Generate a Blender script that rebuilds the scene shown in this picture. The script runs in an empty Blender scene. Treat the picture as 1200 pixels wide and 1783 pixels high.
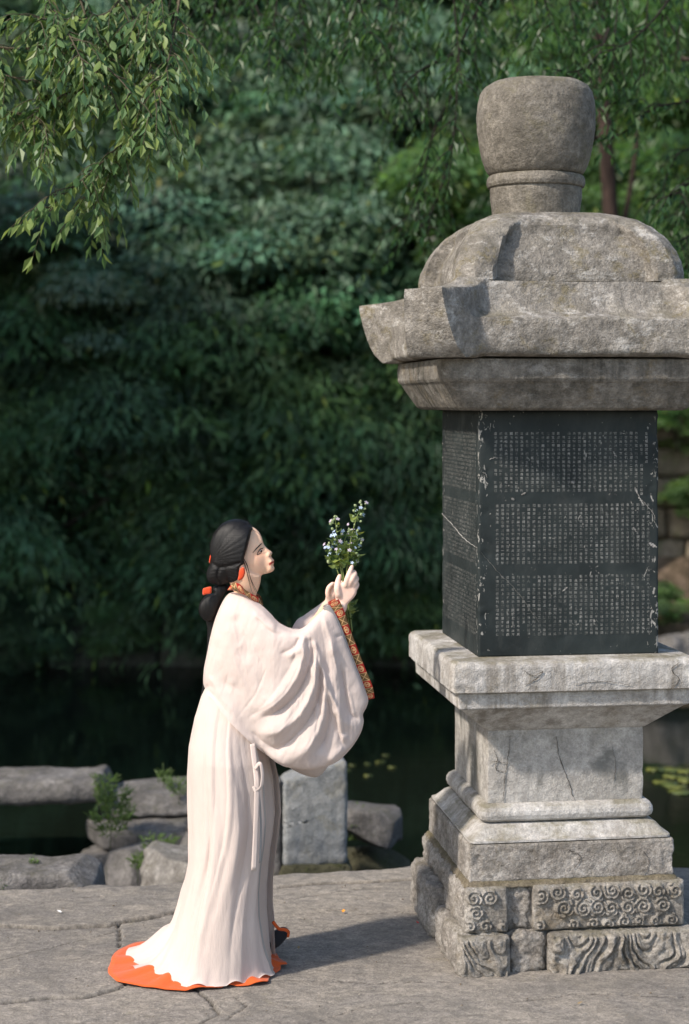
import bpy, math, random
import numpy as np
from mathutils import Vector, Matrix

random.seed(7)
rng = np.random.default_rng(7)
SC = bpy.context.scene
COL = SC.collection
rad = math.radians

# ---------------------------------------------------------------- camera, sky, sun, exposure
H = 1.965            # eye height over the stone platform
cam_data = bpy.data.cameras.new("camera")
cam = bpy.data.objects.new("camera", cam_data)
COL.objects.link(cam)
cam.location = (0, 0, H)
cam.rotation_euler = (rad(90), 0, 0)
cam_data.sensor_fit = 'HORIZONTAL'
cam_data.sensor_width = 36
cam_data.lens = 90
cam_data.shift_y = -(891.5 - 700) / 1200
cam_data.clip_end = 500
cam_data.dof.use_dof = True
cam_data.dof.focus_distance = 5.95
cam_data.dof.aperture_fstop = 2.8
SC.camera = cam

SUN_EL, SUN_AZ = rad(43), rad(35)       # azimuth: how far towards the camera from the left
to_sun = Vector((-math.cos(SUN_AZ) * math.cos(SUN_EL), -math.sin(SUN_AZ) * math.cos(SUN_EL), math.sin(SUN_EL)))
sun_data = bpy.data.lights.new("sun", 'SUN')
sun_data.energy = 3.5
sun_data.angle = rad(3.0)
sun_data.color = (1.0, 0.905, 0.79)
sun = bpy.data.objects.new("sun", sun_data)
COL.objects.link(sun)
sun.rotation_euler = to_sun.to_track_quat('Z', 'Y').to_euler()

world = bpy.data.worlds.new("World")
SC.world = world
world.use_nodes = True
wn = world.node_tree
wn.nodes.clear()
w_out = wn.nodes.new('ShaderNodeOutputWorld')
w_bg = wn.nodes.new('ShaderNodeBackground')
w_sky = wn.nodes.new('ShaderNodeTexSky')
w_sky.sky_type = 'NISHITA'
w_sky.sun_disc = False
w_sky.sun_elevation = SUN_EL
w_sky.sun_rotation = math.atan2(to_sun.x, to_sun.y)
w_sky.air_density = 1.2
w_sky.dust_density = 1.6
w_sky.ozone_density = 1.0
wn.links.new(w_sky.outputs[0], w_bg.inputs[0])
w_bg.inputs[1].default_value = 0.15
wn.links.new(w_bg.outputs[0], w_out.inputs[0])

SC.view_settings.view_transform = 'Standard'
SC.view_settings.look = 'None'
SC.view_settings.exposure = 0.58
SC.view_settings.gamma = 1.0
SC.view_settings.use_curve_mapping = False
SC.cycles.use_denoising = True
SC.cycles.max_bounces = 6
SC.cycles.diffuse_bounces = 3
SC.cycles.glossy_bounces = 3
SC.cycles.transmission_bounces = 3
SC.cycles.transparent_max_bounces = 4
SC.cycles.sample_clamp_indirect = 6

# ---------------------------------------------------------------- helpers: numbers
def _hash(ix, iy, iz, seed):
    h = (ix.astype(np.int64) * 374761393 + iy.astype(np.int64) * 668265263 + iz.astype(np.int64) * 2147483647 + seed * 974711) & 0xFFFFFFFF
    h = ((h ^ (h >> 13)) * 1274126177) & 0xFFFFFFFF
    h = ((h ^ (h >> 16)) * 2246822519) & 0xFFFFFFFF
    return ((h ^ (h >> 15)) & 0xFFFFFF) / float(0xFFFFFF)

def vnoise(P, seed=0):
    """smooth value noise in -1..1 at points P (n,3)"""
    P = np.asarray(P, float)
    i = np.floor(P).astype(np.int64)
    f = P - i
    f = f * f * f * (f * (f * 6 - 15) + 10)
    x, y, z = i[..., 0], i[..., 1], i[..., 2]
    r = 0
    for dx in (0, 1):
        wx = f[..., 0] if dx else 1 - f[..., 0]
        for dy in (0, 1):
            wy = f[..., 1] if dy else 1 - f[..., 1]
            for dz in (0, 1):
                wz = f[..., 2] if dz else 1 - f[..., 2]
                r = r + wx * wy * wz * _hash(x + dx, y + dy, z + dz, seed)
    return r * 2 - 1

def fbm(P, seed=0, octaves=4, gain=0.5):
    P = np.asarray(P, float)
    s, a, t = 0, 1.0, 0
    for k in range(octaves):
        s = s + a * vnoise(P * (2.03 ** k) + 17.3 * k, seed + k)
        t += a
        a *= gain
    return s / t

def smooth01(x):
    x = np.clip(x, 0, 1)
    return x * x * (3 - 2 * x)

def interp_tab(tab, x):
    t = np.array(tab, float)
    return np.interp(x, t[:, 0], t[:, 1])

def spline(pts, n):
    """Catmull-Rom through pts, n samples"""
    p = np.array(pts, float)
    p = np.vstack([2 * p[0] - p[1], p, 2 * p[-1] - p[-2]])
    m = len(p) - 3
    t = np.linspace(0, m - 1e-9, n)
    i = np.floor(t).astype(int)
    f = (t - i)[:, None]
    a, b, c, d = p[i], p[i + 1], p[i + 2], p[i + 3]
    return 0.5 * (2 * b + (c - a) * f + (2 * a - 5 * b + 4 * c - d) * f ** 2 + (3 * b - a - 3 * c + d) * f ** 3)

# ---------------------------------------------------------------- helpers: objects
def empty(name, loc=(0, 0, 0), rz=0.0):
    o = bpy.data.objects.new(name, None)
    COL.objects.link(o)
    o.location = loc
    o.rotation_euler = (0, 0, rz)
    o.empty_display_size = 0.1
    return o

def tag(o, label=None, cat=None, group=None, kind=None):
    if label: o["label"] = label
    if cat: o["category"] = cat
    if group: o["group"] = group
    if kind: o["kind"] = kind
    return o

def mesh_data(name, V, F, mat=None, smooth=True):
    """V (n,3); F list of arrays of faces (each (m,3) or (m,4)) or one array"""
    me = bpy.data.meshes.new(name)
    V = np.asarray(V, np.float32)
    if isinstance(F, np.ndarray): F = [F]
    F = [np.asarray(f, np.int32) for f in F if len(f)]
    me.vertices.add(len(V))
    me.vertices.foreach_set('co', V.ravel())
    loops = np.concatenate([f.ravel() for f in F])
    counts = np.concatenate([np.full(len(f), f.shape[1], np.int32) for f in F])
    starts = np.concatenate([[0], np.cumsum(counts)[:-1]]).astype(np.int32)
    me.loops.add(len(loops))
    me.loops.foreach_set('vertex_index', loops)
    me.polygons.add(len(counts))
    me.polygons.foreach_set('loop_start', starts)
    me.polygons.foreach_set('loop_total', counts)
    me.polygons.foreach_set('use_smooth', np.full(len(counts), bool(smooth)))
    if mat: me.materials.append(mat)
    me.update(calc_edges=True)
    me.validate()
    return me

def link(name, me, parent=None):
    o = bpy.data.objects.new(name, me)
    COL.objects.link(o)
    if parent: o.parent = parent
    return o

def mk(name, V, F, mat, parent=None, smooth=True, sharp=None):
    me = mesh_data(name, V, F, mat, smooth)
    if sharp: me.set_sharp_from_angle(angle=rad(sharp))
    return link(name, me, parent)

def col_attr(me, name, rgb):
    a = me.attributes.new(name, 'FLOAT_COLOR', 'POINT')
    c = np.ones((len(me.vertices), 4), np.float32)
    c[:, :3] = rgb
    a.data.foreach_set('color', c.ravel())

def uv_from_verts(me, UV, name='UVMap'):
    l = me.uv_layers.new(name=name)
    idx = np.zeros(len(me.loops), np.int32)
    me.loops.foreach_get('vertex_index', idx)
    l.data.foreach_set('uv', np.asarray(UV, np.float32)[idx].ravel())

def copy_tree(o, parent=None):
    c = o.copy()
    COL.objects.link(c)
    c.parent = parent
    for ch in list(o.children):
        copy_tree(ch, c)
    return c

def grid_faces(nu, nv, wrap_u=False, wrap_v=False):
    """vertex index = j*nu + i"""
    iu = np.arange(nu if wrap_u else nu - 1)
    jv = np.arange(nv if wrap_v else nv - 1)
    i, j = np.meshgrid(iu, jv)
    i, j = i.ravel(), j.ravel()
    i2, j2 = (i + 1) % nu, (j + 1) % nv
    return np.stack([j * nu + i, j * nu + i2, j2 * nu + i2, j2 * nu + i], 1)

def tube(path, radii, n=8, flat=None, up=(0, 0, 1), cap=True):
    """sweep a circle (or an ellipse: flat = (width factor, thickness factor)) along path (m,3)"""
    P = np.asarray(path, float)
    m = len(P)
    R = np.broadcast_to(np.asarray(radii, float), (m,))
    T = np.gradient(P, axis=0)
    T /= np.linalg.norm(T, axis=1)[:, None] + 1e-12
    upv = np.array(up, float)
    V = []
    prev = None
    a = np.linspace(0, 2 * math.pi, n, endpoint=False)
    fw, ft = flat if flat else (1, 1)
    for k in range(m):
        ref = upv if prev is None else prev
        s = ref - T[k] * np.dot(ref, T[k])
        if np.linalg.norm(s) < 1e-4:
            s = np.cross(T[k], (1, 0.3, 0.2))
        s /= np.linalg.norm(s)
        prev = s
        b = np.cross(T[k], s)
        V.append(P[k] + R[k] * (np.cos(a)[:, None] * s * fw + np.sin(a)[:, None] * b * ft))
    V = np.concatenate(V)
    F = [grid_faces(n, m, wrap_u=True)]
    if cap:
        V = np.vstack([V, P[0], P[-1]])
        i = np.arange(n)
        F.append(np.stack([(i + 1) % n, i, np.full(n, m * n)], 1))
        F.append(np.stack([(m - 1) * n + i, (m - 1) * n + (i + 1) % n, np.full(n, m * n + 1)], 1))
    return V, F

def merge(parts):
    """join several (V, F-list) into one"""
    VV, FF, o = [], [], 0
    for V, F in parts:
        if isinstance(F, np.ndarray): F = [F]
        VV.append(np.asarray(V))
        FF += [f + o for f in F]
        o += len(V)
    return np.concatenate(VV), FF

def box_surface(cx, cy, cz, hx, hy, hz, step):
    """points of a subdivided box surface, welded; returns V, F, N(face axis normal)"""
    h = np.array([hx, hy, hz], float)
    parts, off = [], 0
    VV, FF = [], []
    for ax in range(3):
        a, b = (ax + 1) % 3, (ax + 2) % 3
        na = max(2, int(2 * h[a] / step) + 1)
        nb = max(2, int(2 * h[b] / step) + 1)
        A, B = np.meshgrid(np.linspace(-h[a], h[a], na), np.linspace(-h[b], h[b], nb))
        for sgn in (-1, 1):
            V = np.zeros((na * nb, 3))
            V[:, a] = A.ravel(); V[:, b] = B.ravel(); V[:, ax] = sgn * h[ax]
            F = grid_faces(na, nb)
            if sgn < 0: F = F[:, ::-1]
            VV.append(V); FF.append(F + off); off += len(V)
    V, F = np.concatenate(VV), np.concatenate(FF)
    key = np.round(V * 1e5).astype(np.int64)
    _, first, inv = np.unique(key, axis=0, return_index=True, return_inverse=True)
    V = V[first]
    F = inv.ravel()[F]
    return V, F

def stone_block(c, h, step=0.012, r=0.012, chip=0.6, rough=0.002, rscale=22, seed=0, relief=None, big=0.0):
    """rounded, chipped stone box, optional relief(u, z) pushed out of its -y face"""
    c = np.array(c, float); h = np.array(h, float)
    V, F = box_surface(0, 0, 0, *h, step)
    rr = r * (1 + chip * (fbm((V + c) * rscale * 0.6, seed + 5, 3) + np.maximum(0, fbm((V + c) * rscale * 1.5, seed + 9, 2)) * 1.6))
    rr = np.clip(rr, r * 0.25, min(h) * 0.9)[:, None]
    q = np.clip(V, -(h - rr), h - rr)
    d = V - q
    L = np.linalg.norm(d, axis=1)[:, None] + 1e-9
    n = d / L
    P = q + n * np.minimum(rr, L)
    W = P + c
    disp = rough * fbm(W * rscale, seed, 4, 0.6)
    if big: disp = disp + big * fbm(W * 5, seed + 3, 3)
    P = P + n * disp[:, None]
    if relief is not None:
        fr = smooth01((-n[:, 1] - 0.75) / 0.2)
        P[:, 1] -= fr * relief(W[:, 0], W[:, 2])
    return P + c, F

def square_loft(profile, per_side=60, rc=0.015, rough=0.0015, rscale=20, seed=0, chip=0.0, cap=True):
    """square plan ring swept up a profile [(half size, z), ...]"""
    prof = np.array(profile, float)
    t = np.linspace(-1, 1, per_side, endpoint=False)
    ring = []
    for k in range(4):
        p = np.stack([t, -np.ones_like(t)], 1)
        a = k * math.pi / 2
        R = np.array([[math.cos(a), -math.sin(a)], [math.sin(a), math.cos(a)]])
        ring.append(p @ R.T)
    ring = np.concatenate(ring)
    n = len(ring)
    V = []
    for s, z in prof:
        r_ = min(rc, s * 0.5)
        p = ring * s
        q = np.clip(p, -(s - r_), s - r_)
        d = p - q
        L = np.linalg.norm(d, axis=1)[:, None] + 1e-9
        nn = d / L
        p = q + nn * np.minimum(L, r_)
        P = np.concatenate([p, np.full((n, 1), z)], 1)
        disp = rough * fbm(P * rscale, seed, 4, 0.6)
        if chip:
            corner = np.minimum(np.abs(p[:, 0]), np.abs(p[:, 1])) / s
            disp -= chip * np.maximum(0, fbm(P * 14, seed + 4, 3) - 0.05) * (0.3 + 0.7 * (corner > 0.88))
        P[:, :2] += nn * disp[:, None]
        V.append(P)
    m = len(prof)
    V = np.concatenate(V)
    F = [grid_faces(n, m, wrap_u=True)]
    if cap:
        V = np.vstack([V, [0, 0, prof[0, 1]], [0, 0, prof[-1, 1]]])
        i = np.arange(n)
        F.append(np.stack([(i + 1) % n, i, np.full(n, m * n)], 1))
        F.append(np.stack([(m - 1) * n + i, (m - 1) * n + (i + 1) % n, np.full(n, m * n + 1)], 1))
    return V, F

def dense(profile, n):
    """resample a profile polyline evenly"""
    p = np.array(profile, float)
    s = np.concatenate([[0], np.cumsum(np.linalg.norm(np.diff(p, axis=0), axis=1))])
    t = np.unique(np.concatenate([np.linspace(0, s[-1], n), s]))
    return np.stack([np.interp(t, s, p[:, 0]), np.interp(t, s, p[:, 1])], 1)

# ---------------------------------------------------------------- helpers: materials
class Nodes:
    def __init__(self, name):
        self.m = bpy.data.materials.new(name)
        self.m.use_nodes = True
        self.t = self.m.node_tree
        self.t.nodes.clear()
        self.out = self.t.nodes.new('ShaderNodeOutputMaterial')
    def n(self, kind, ins=None, **props):
        nd = self.t.nodes.new('ShaderNode' + kind)
        for k, v in props.items(): setattr(nd, k, v)
        for k, v in (ins or {}).items(): self.set(nd.inputs[k], v)
        return nd
    def set(self, sock, v):
        if isinstance(v, bpy.types.NodeSocket): self.t.links.new(v, sock)
        else:
            if sock.type == 'RGBA' and len(v) == 3: v = (*v, 1)
            sock.default_value = v
    def noise(self, vec, scale, detail=5, rough=0.6, dist=0.0):
        return self.n('TexNoise', {'Vector': vec, 'Scale': scale, 'Detail': detail, 'Roughness': rough, 'Distortion': dist}).outputs[0]
    def ramp(self, fac, stops, interp='LINEAR'):
        nd = self.n('ValToRGB', {0: fac})
        cr = nd.color_ramp
        cr.interpolation = interp
        while len(cr.elements) < len(stops): cr.elements.new(0.5)
        for e, (p, c) in zip(cr.elements, stops):
            e.position = p
            e.color = (c, c, c, 1) if not hasattr(c, '__len__') else (*c, 1)
        return nd.outputs[0]
    def mix(self, fac, a, b, blend='MIX'):
        nd = self.n('Mix', data_type='RGBA', blend_type=blend)
        self.set(nd.inputs[0], fac); self.set(nd.inputs[6], a); self.set(nd.inputs[7], b)
        return nd.outputs[2]
    def math(self, op, a, b=0.0, c=0.0):
        nd = self.n('Math', operation=op)
        self.set(nd.inputs[0], a); self.set(nd.inputs[1], b); self.set(nd.inputs[2], c)
        return nd.outputs[0]
    def mapping(self, vec, scale=(1, 1, 1), loc=(0, 0, 0), rot=(0, 0, 0)):
        return self.n('Mapping', {'Vector': vec, 'Scale': scale, 'Location': loc, 'Rotation': rot}).outputs[0]
    def obj(self):
        return self.n('TexCoord').outputs['Object']
    def bump(self, height, strength, dist=0.01, normal=None):
        nd = self.n('Bump', {'Height': height, 'Strength': strength, 'Distance': dist})
        if normal is not None: self.set(nd.inputs['Normal'], normal)
        return nd.outputs[0]
    def bsdf(self, color, rough=0.8, spec=0.3, normal=None, **more):
        nd = self.n('BsdfPrincipled', {'Base Color': color, 'Roughness': rough, 'Specular IOR Level': spec})
        for k, v in more.items(): self.set(nd.inputs[k.replace('_', ' ')], v)
        if normal is not None: self.set(nd.inputs['Normal'], normal)
        return nd.outputs[0]
    def done(self, shader):
        self.t.links.new(shader, self.out.inputs[0])
        return self.m

def stone_mat(name, dark, mid, light, scale=1.0, lichen=0.0, lichen_c=(0.16, 0.13, 0.05), streak=0.0, streak_c=(0.03, 0.03, 0.028),
              white=0.0, bump=0.5, grain=0.5, moss=0.0, pits=0.3, stain=0.0, stain_c=(0.06, 0.065, 0.06)):
    N = Nodes(name)
    o = N.obj()
    big = N.noise(o, 3.2 * scale, 6, 0.62, 0.4)
    med = N.noise(o, 14 * scale, 6, 0.65)
    fine = N.noise(o, 120 * scale, 4, 0.7)
    c = N.ramp(big, [(0.30, dark), (0.5, mid), (0.70, light)])
    c = N.mix(N.ramp(med, [(0.38, 0.0), (0.68, 0.75)]), c, N.mix(0.5, mid, light))
    g = N.ramp(fine, [(0.25, 1 - 0.55 * grain), (0.75, 1 + 0.35 * grain)])
    c = N.mix(1.0, c, g, 'MULTIPLY')
    mot = N.noise(o, 34 * scale, 8, 0.78)
    c = N.mix(1.0, c, N.ramp(mot, [(0.30, 1 - 0.75 * grain), (0.5, 1.0), (0.70, 1 + 0.75 * grain)]), 'MULTIPLY')
    mot2 = N.noise(N.mapping(o, (1, 1, 1), (11, 5, 3)), 8 * scale, 9, 0.75, 0.2)
    c = N.mix(N.ramp(mot2, [(0.42, 0.55 * grain), (0.56, 0.0)]), c, tuple(0.55 * x for x in dark))
    sp = N.n('TexVoronoi', {'Vector': o, 'Scale': 240 * scale}).outputs[0]
    c = N.mix(N.ramp(sp, [(0.0, 0.5 * grain), (0.35, 0.0)]), c, dark)
    if streak:
        sv = N.mapping(o, (26, 26, 1.6))
        s1 = N.noise(sv, 1.0, 5, 0.6, 0.2)
        s2 = N.noise(o, 2.2, 3, 0.5)
        f = N.math('MULTIPLY', N.ramp(s1, [(0.44, 0.0), (0.66, 1.0)]), N.ramp(s2, [(0.36, 0.0), (0.6, 1.0)]))
        c = N.mix(N.math('MULTIPLY', f, streak), c, streak_c)
    if stain:
        s3 = N.noise(N.mapping(o, (1, 1, 0.8), (3.1, 1.7, 0.4)), 5.5, 4, 0.55, 0.3)
        c = N.mix(N.math('MULTIPLY', N.ramp(s3, [(0.55, 0.0), (0.63, 1.0)]), stain), c, stain_c)
    if lichen:
        l1 = N.noise(N.mapping(o, (1, 1, 1), (5, 2, 8)), 7.5, 9, 0.78, 0.3)
        c = N.mix(N.math('MULTIPLY', N.ramp(l1, [(0.54, 0.0), (0.62, 1.0)]), lichen), c, lichen_c)
    if white:
        w1 = N.noise(N.mapping(o, (1, 1, 1.8), (9, 4, 1)), 9.0, 9, 0.8, 0.25)
        c = N.mix(N.math('MULTIPLY', N.ramp(w1, [(0.53, 0.0), (0.66, 1.0)]), white), c, (0.58, 0.56, 0.53))
    if moss:
        geo = N.n('NewGeometry')
        nz = N.n('SeparateXYZ', {0: geo.outputs['Normal']}).outputs[2]
        mm = N.noise(o, 9, 5, 0.7)
        f = N.math('MULTIPLY', N.ramp(nz, [(0.3, 0.0), (0.85, 1.0)]), N.ramp(mm, [(0.4, 0.0), (0.62, 1.0)]))
        c = N.mix(N.math('MULTIPLY', f, moss), c, (0.11, 0.095, 0.04))
    if pits:
        pv = N.n('TexVoronoi', {'Vector': o, 'Scale': 42 * scale}).outputs[0]
        pf = N.math('MULTIPLY', N.ramp(pv, [(0.0, 1.0), (0.16, 0.0)]), N.ramp(med, [(0.45, 0.0), (0.6, 1.0)]))
        c = N.mix(N.math('MULTIPLY', pf, pits), c, tuple(0.5 * x for x in dark))
    mid_n = N.noise(o, 42 * scale, 5, 0.7)
    h = N.math('ADD', N.math('ADD', N.math('MULTIPLY', fine, 0.45), N.math('MULTIPLY', mid_n, 0.6)), N.math('MULTIPLY', med, 0.9))
    nb = N.bump(h, min(1.0, bump * 1.25), 0.016)
    return N.done(N.bsdf(c, 0.88, 0.25, nb))
# ---------------------------------------------------------------- the stone sutra pillar
THETA = rad(8)
C_PILLAR = (0.743, 6.367, 0)
pillar = empty("stone_monument", C_PILLAR, THETA)
tag(pillar, "tall weathered stone monument with black inscribed block, carved base, curved roof and round finial", "monument")

M_relief = stone_mat("carved limestone", (0.15, 0.135, 0.115), (0.30, 0.275, 0.245), (0.46, 0.43, 0.395), 1.3, lichen=0.3, lichen_c=(0.25, 0.18, 0.09), white=0.45, bump=0.7, grain=0.8, moss=0.5)
M_rough = stone_mat("rough limestone", (0.17, 0.15, 0.125), (0.34, 0.31, 0.28), (0.54, 0.51, 0.48), 1.5, lichen=0.2, lichen_c=(0.15, 0.12, 0.05), white=0.4, bump=1.0, grain=0.8, moss=0.4)
M_marble = stone_mat("weathered pale stone", (0.29, 0.265, 0.235), (0.47, 0.45, 0.43), (0.63, 0.615, 0.60), 1.3, lichen=0.3, lichen_c=(0.20, 0.165, 0.10), streak=0.8, streak_c=(0.16, 0.14, 0.115), white=0.5, bump=0.45, grain=0.5, moss=0.65, pits=0.4)
M_shaft = stone_mat("stained pale stone", (0.27, 0.255, 0.235), (0.39, 0.37, 0.345), (0.52, 0.50, 0.475), 1.2, lichen=0.12, streak=0.55, streak_c=(0.15, 0.135, 0.11), white=0.4, bump=0.4, grain=0.5, pits=0.3, stain=0.85, stain_c=(0.135, 0.135, 0.125))
M_roof = stone_mat("roof stone", (0.13, 0.118, 0.10), (0.245, 0.225, 0.198), (0.37, 0.345, 0.315), 1.0, lichen=0.55, lichen_c=(0.17, 0.14, 0.065), streak=0.3, streak_c=(0.06, 0.055, 0.045), white=0.75, bump=0.7, grain=0.7, moss=0.35, pits=0.5)
M_finial = stone_mat("finial stone", (0.125, 0.112, 0.092), (0.205, 0.186, 0.158), (0.285, 0.26, 0.225), 1.0, lichen=0.3, lichen_c=(0.15, 0.135, 0.07), streak=0.35, streak_c=(0.09, 0.08, 0.065), white=0.12, bump=0.6, grain=0.75, moss=0.3, pits=0.6)
M_capital = stone_mat("stained shade-toned capital stone", (0.10, 0.092, 0.078), (0.20, 0.182, 0.158), (0.32, 0.30, 0.27), 1.2, lichen=0.35, lichen_c=(0.20, 0.15, 0.08), streak=0.95, streak_c=(0.035, 0.035, 0.03), white=0.35, bump=0.7, grain=0.6, pits=0.5)  # base tones darkened to paint in the roof's shade; black stains are real

# -- carved relief fields
def cloud_relief(u0, u1, z0, z1, seed):
    r_ = random.Random(seed)
    curls = []
    rows = 3
    for j in range(rows):
        zc = z1 - 0.028 - j * (z1 - z0 - 0.05) / (rows - 1)
        u = u0 + 0.02 + (0.02 if j % 2 else 0)
        while u < u1 - 0.015:
            if r_.random() < (0.97 if j == 0 else 0.9 if j == 1 else 0.7):
                curls.append((u + r_.uniform(-.006, .006), zc + r_.uniform(-.006, .006), r_.uniform(.026, .034) * (1.0 if j < 2 else 0.75), r_.choice((-1, 1)), r_.uniform(0, 6.28)))
            u += r_.uniform(.052, .068)
    swirls = [(r_.uniform(u0, u1), r_.uniform(z0 + .01, z0 + .05), r_.uniform(-.4, .4)) for _ in range(int((u1 - u0) / .06))]
    def f(u, z):
        h = np.zeros_like(u)
        for cu, cz, R, sg, ph in curls:
            du, dz = u - cu, z - cz
            rr = np.hypot(du, dz)
            a = np.arctan2(dz, du)
            Rl = R * (1 + 0.30 * np.abs(np.cos(2.5 * a + ph)) - 0.12)
            inside = smooth01((Rl - rr) / 0.005)
            sp = 0.5 + 0.5 * np.cos(2 * math.pi * rr / 0.0150 - sg * a + ph)
            h = np.maximum(h, inside * (0.0045 + 0.0085 * smooth01(sp * 1.1)))
        for cu, cz, sl in swirls:
            du, dz = u - cu, (z - cz) - sl * (u - cu) - 0.012 * np.sin((u - cu) * 60)
            env = np.exp(-(du / 0.04) ** 2) * np.exp(-(dz / 0.014) ** 2)
            h = np.maximum(h, 0.010 * env * (0.55 + 0.45 * np.cos(dz * 900)))
        edge = np.minimum(np.minimum(u - u0, u1 - u), np.minimum(z - z0, z1 - z))
        return h * smooth01(edge / 0.01) + 0.0018 * fbm(np.stack([u * 60, z * 60, u * 0], -1), seed, 3)
    return f

def wave_relief(u0, u1, z0, z1, seed):
    r_ = random.Random(seed)
    p1, p2, p3 = (r_.uniform(0, 6.28) for _ in range(3))
    def f(u, z):
        P = np.stack([u * 16, z * 16, u * 0 + seed], -1)
        w1 = fbm(P, seed, 3)
        t = z - z0
        lean = 1.0 * np.sin(u * 17 + p1) + 0.5 * np.sin(u * 41 + p2)
        ph = (u + lean * t * 0.8 + 0.010 * np.sin(t * 44 + u * 30 + p3) + 0.030 * w1) / 0.047
        rid = np.abs(np.cos(math.pi * ph)) ** 0.65
        rid2 = np.abs(np.cos(math.pi * (ph * 1.6 + 1.4 * fbm(P * 0.7 + 9, seed + 3, 2)))) ** 0.9
        body = 0.45 + 0.55 * smooth01(0.5 + 1.3 * fbm(P * 0.55 + 4, seed + 5, 2))
        h = (0.028 * rid + 0.013 * rid2) * body - 0.006
        edge = np.minimum(np.minimum(u - u0, u1 - u), np.minimum(z - z0 + 0.01, z1 - z))
        return h * smooth01(edge / 0.010) + 0.0022 * fbm(np.stack([u * 70, z * 70, u * 0], -1), seed, 3)
    return f

def add_block(name, u0, u1, v0, v1, z0, z1, mat, relief=None, step=0.012, rot=0, label=None, **kw):
    c = ((u0 + u1) / 2, (v0 + v1) / 2, (z0 + z1) / 2)
    h = ((u1 - u0) / 2, (v1 - v0) / 2, (z1 - z0) / 2)
    V, F = stone_block(c, h, step=step, relief=relief, **kw)
    if rot:
        a = rot
        V = V @ np.array([[math.cos(a), -math.sin(a), 0], [math.sin(a), math.cos(a), 0], [0, 0, 1]]).T
    o = mk(name, V, F, mat, pillar)
    if label: o["label"] = label
    return o

# core of the base, behind the facing stones
V, F = merge([stone_block((0, 0, 0.065), (0.388, 0.388, 0.068), step=0.012, r=0.01, rough=0.008, rscale=40), stone_block((0, 0, 0.21), (0.366, 0.366, 0.078), step=0.012, r=0.01, rough=0.008, rscale=40)])
mk("base_core", V, F, M_rough, pillar, sharp=50)
# bottom course: wave stones at the front
b0, b1 = -0.01, 0.132
add_block("base_stone", -0.418, -0.234, -0.430, -0.25, b0, b1, M_relief, wave_relief(-.41, -.242, 0, b1, 3), 0.0035, r=0.012, seed=11, chip=0.8, label="corner base stone carved with rolling waves")
add_block("base_stone", -0.229, -0.104, -0.408, -0.25, b0, b1 + .004, M_rough, None, 0.006, r=0.018, seed=12, rough=0.012, rscale=38)
add_block("base_stone", -0.100, 0.424, -0.430, -0.25, b0, b1, M_relief, wave_relief(-.095, .42, 0, b1, 5), 0.0035, r=0.012, seed=13, chip=0.8, label="long base stone carved with flame-like waves")
# second course: cloud stones
c0, c1 = 0.136, 0.292
add_block("base_stone", -0.388, -0.236, -0.398, -0.25, c0, c1, M_relief, cloud_relief(-.385, -.24, c0, c1, 8), 0.0032, r=0.010, seed=14, chip=0.8, label="corner base stone carved with curling clouds")
add_block("base_stone", -0.219, -0.150, -0.374, -0.25, c0, c1 - .004, M_rough, None, 0.006, r=0.018, seed=15, rough=0.012, rscale=38)
add_block("base_stone", -0.146, 0.396, -0.398, -0.25, c0, c1, M_relief, cloud_relief(-.14, .395, c0, c1, 9), 0.0032, r=0.010, seed=16, chip=0.8, label="long base stone carved with rows of curling clouds")
# the other three sides (a quarter turn each): rough dressed stones
for k, q in enumerate((-math.pi / 2, math.pi, math.pi / 2)):
    sd = 30 + k * 7
    add_block("base_stone", -0.415, 0.02, -0.436 if k == 0 else -0.42, -0.25, b0, 0.192 if k == 0 else b1, M_rough, None, 0.007, rot=q, r=0.03, seed=sd, rough=0.013, rscale=34)
    add_block("base_stone", 0.024, 0.415, -0.424, -0.25, b0, b1 + .008, M_rough, None, 0.007, rot=q, r=0.028, seed=sd + 1, rough=0.013, rscale=34)
    add_block("base_stone", -0.384, 0.05, -0.394, -0.25, 0.198 if k == 0 else c0, c1, M_rough, None, 0.007, rot=q, r=0.02, seed=sd + 2, rough=0.012, rscale=38)
    add_block("base_stone", 0.054, 0.386, -0.396, -0.25, c0 + (.004 if k == 0 else 0), c1, M_rough, None, 0.007, rot=q, r=0.02, seed=sd + 3, rough=0.012, rscale=38)
# mortar bed between carved courses and plinth
V, F = square_loft(dense([(0.385, 0.286), (0.378, 0.300), (0.366, 0.308)], 6), 80, 0.02, 0.006, 30, 5)
mk("mortar_bed", V, F, stone_mat("mortar", (0.16, 0.13, 0.085), (0.25, 0.21, 0.15), (0.33, 0.29, 0.23), 2, moss=0.6, bump=0.9, grain=0.8), pillar)
# plinth: rough band
V, F = square_loft(dense([(0.366, 0.300), (0.369, 0.31), (0.368, 0.425), (0.364, 0.432)], 40), 130, 0.008, 0.0045, 34, 6, chip=0.012)
mk("plinth_band", V, F, M_rough, pillar, sharp=50)
# plinth: smooth ogee above it
prof = [(0.352, 0.4325), (0.362, 0.436), (0.362, 0.443), (0.350, 0.449), (0.336, 0.462), (0.322, 0.478), (0.305, 0.488), (0.282, 0.492)]
V, F = square_loft(dense(prof, 26), 80, 0.02, 0.0015, 18, 7, chip=0.006)
mk("plinth_ogee", V, F, M_marble, pillar, sharp=40)
# rolled moulding: four pieces each side with a break, corner end darker
tor = [(0.286, 0.4925), (0.302, 0.495), (0.312, 0.503), (0.3165, 0.517), (0.315, 0.532), (0.308, 0.545), (0.297, 0.553), (0.284, 0.556)]
V, F = square_loft(dense(tor, 24), 80, 0.03, 0.0012, 18, 8, chip=0.006)
mk("roll_moulding", V, F, M_marble, pillar, sharp=40)
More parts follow.
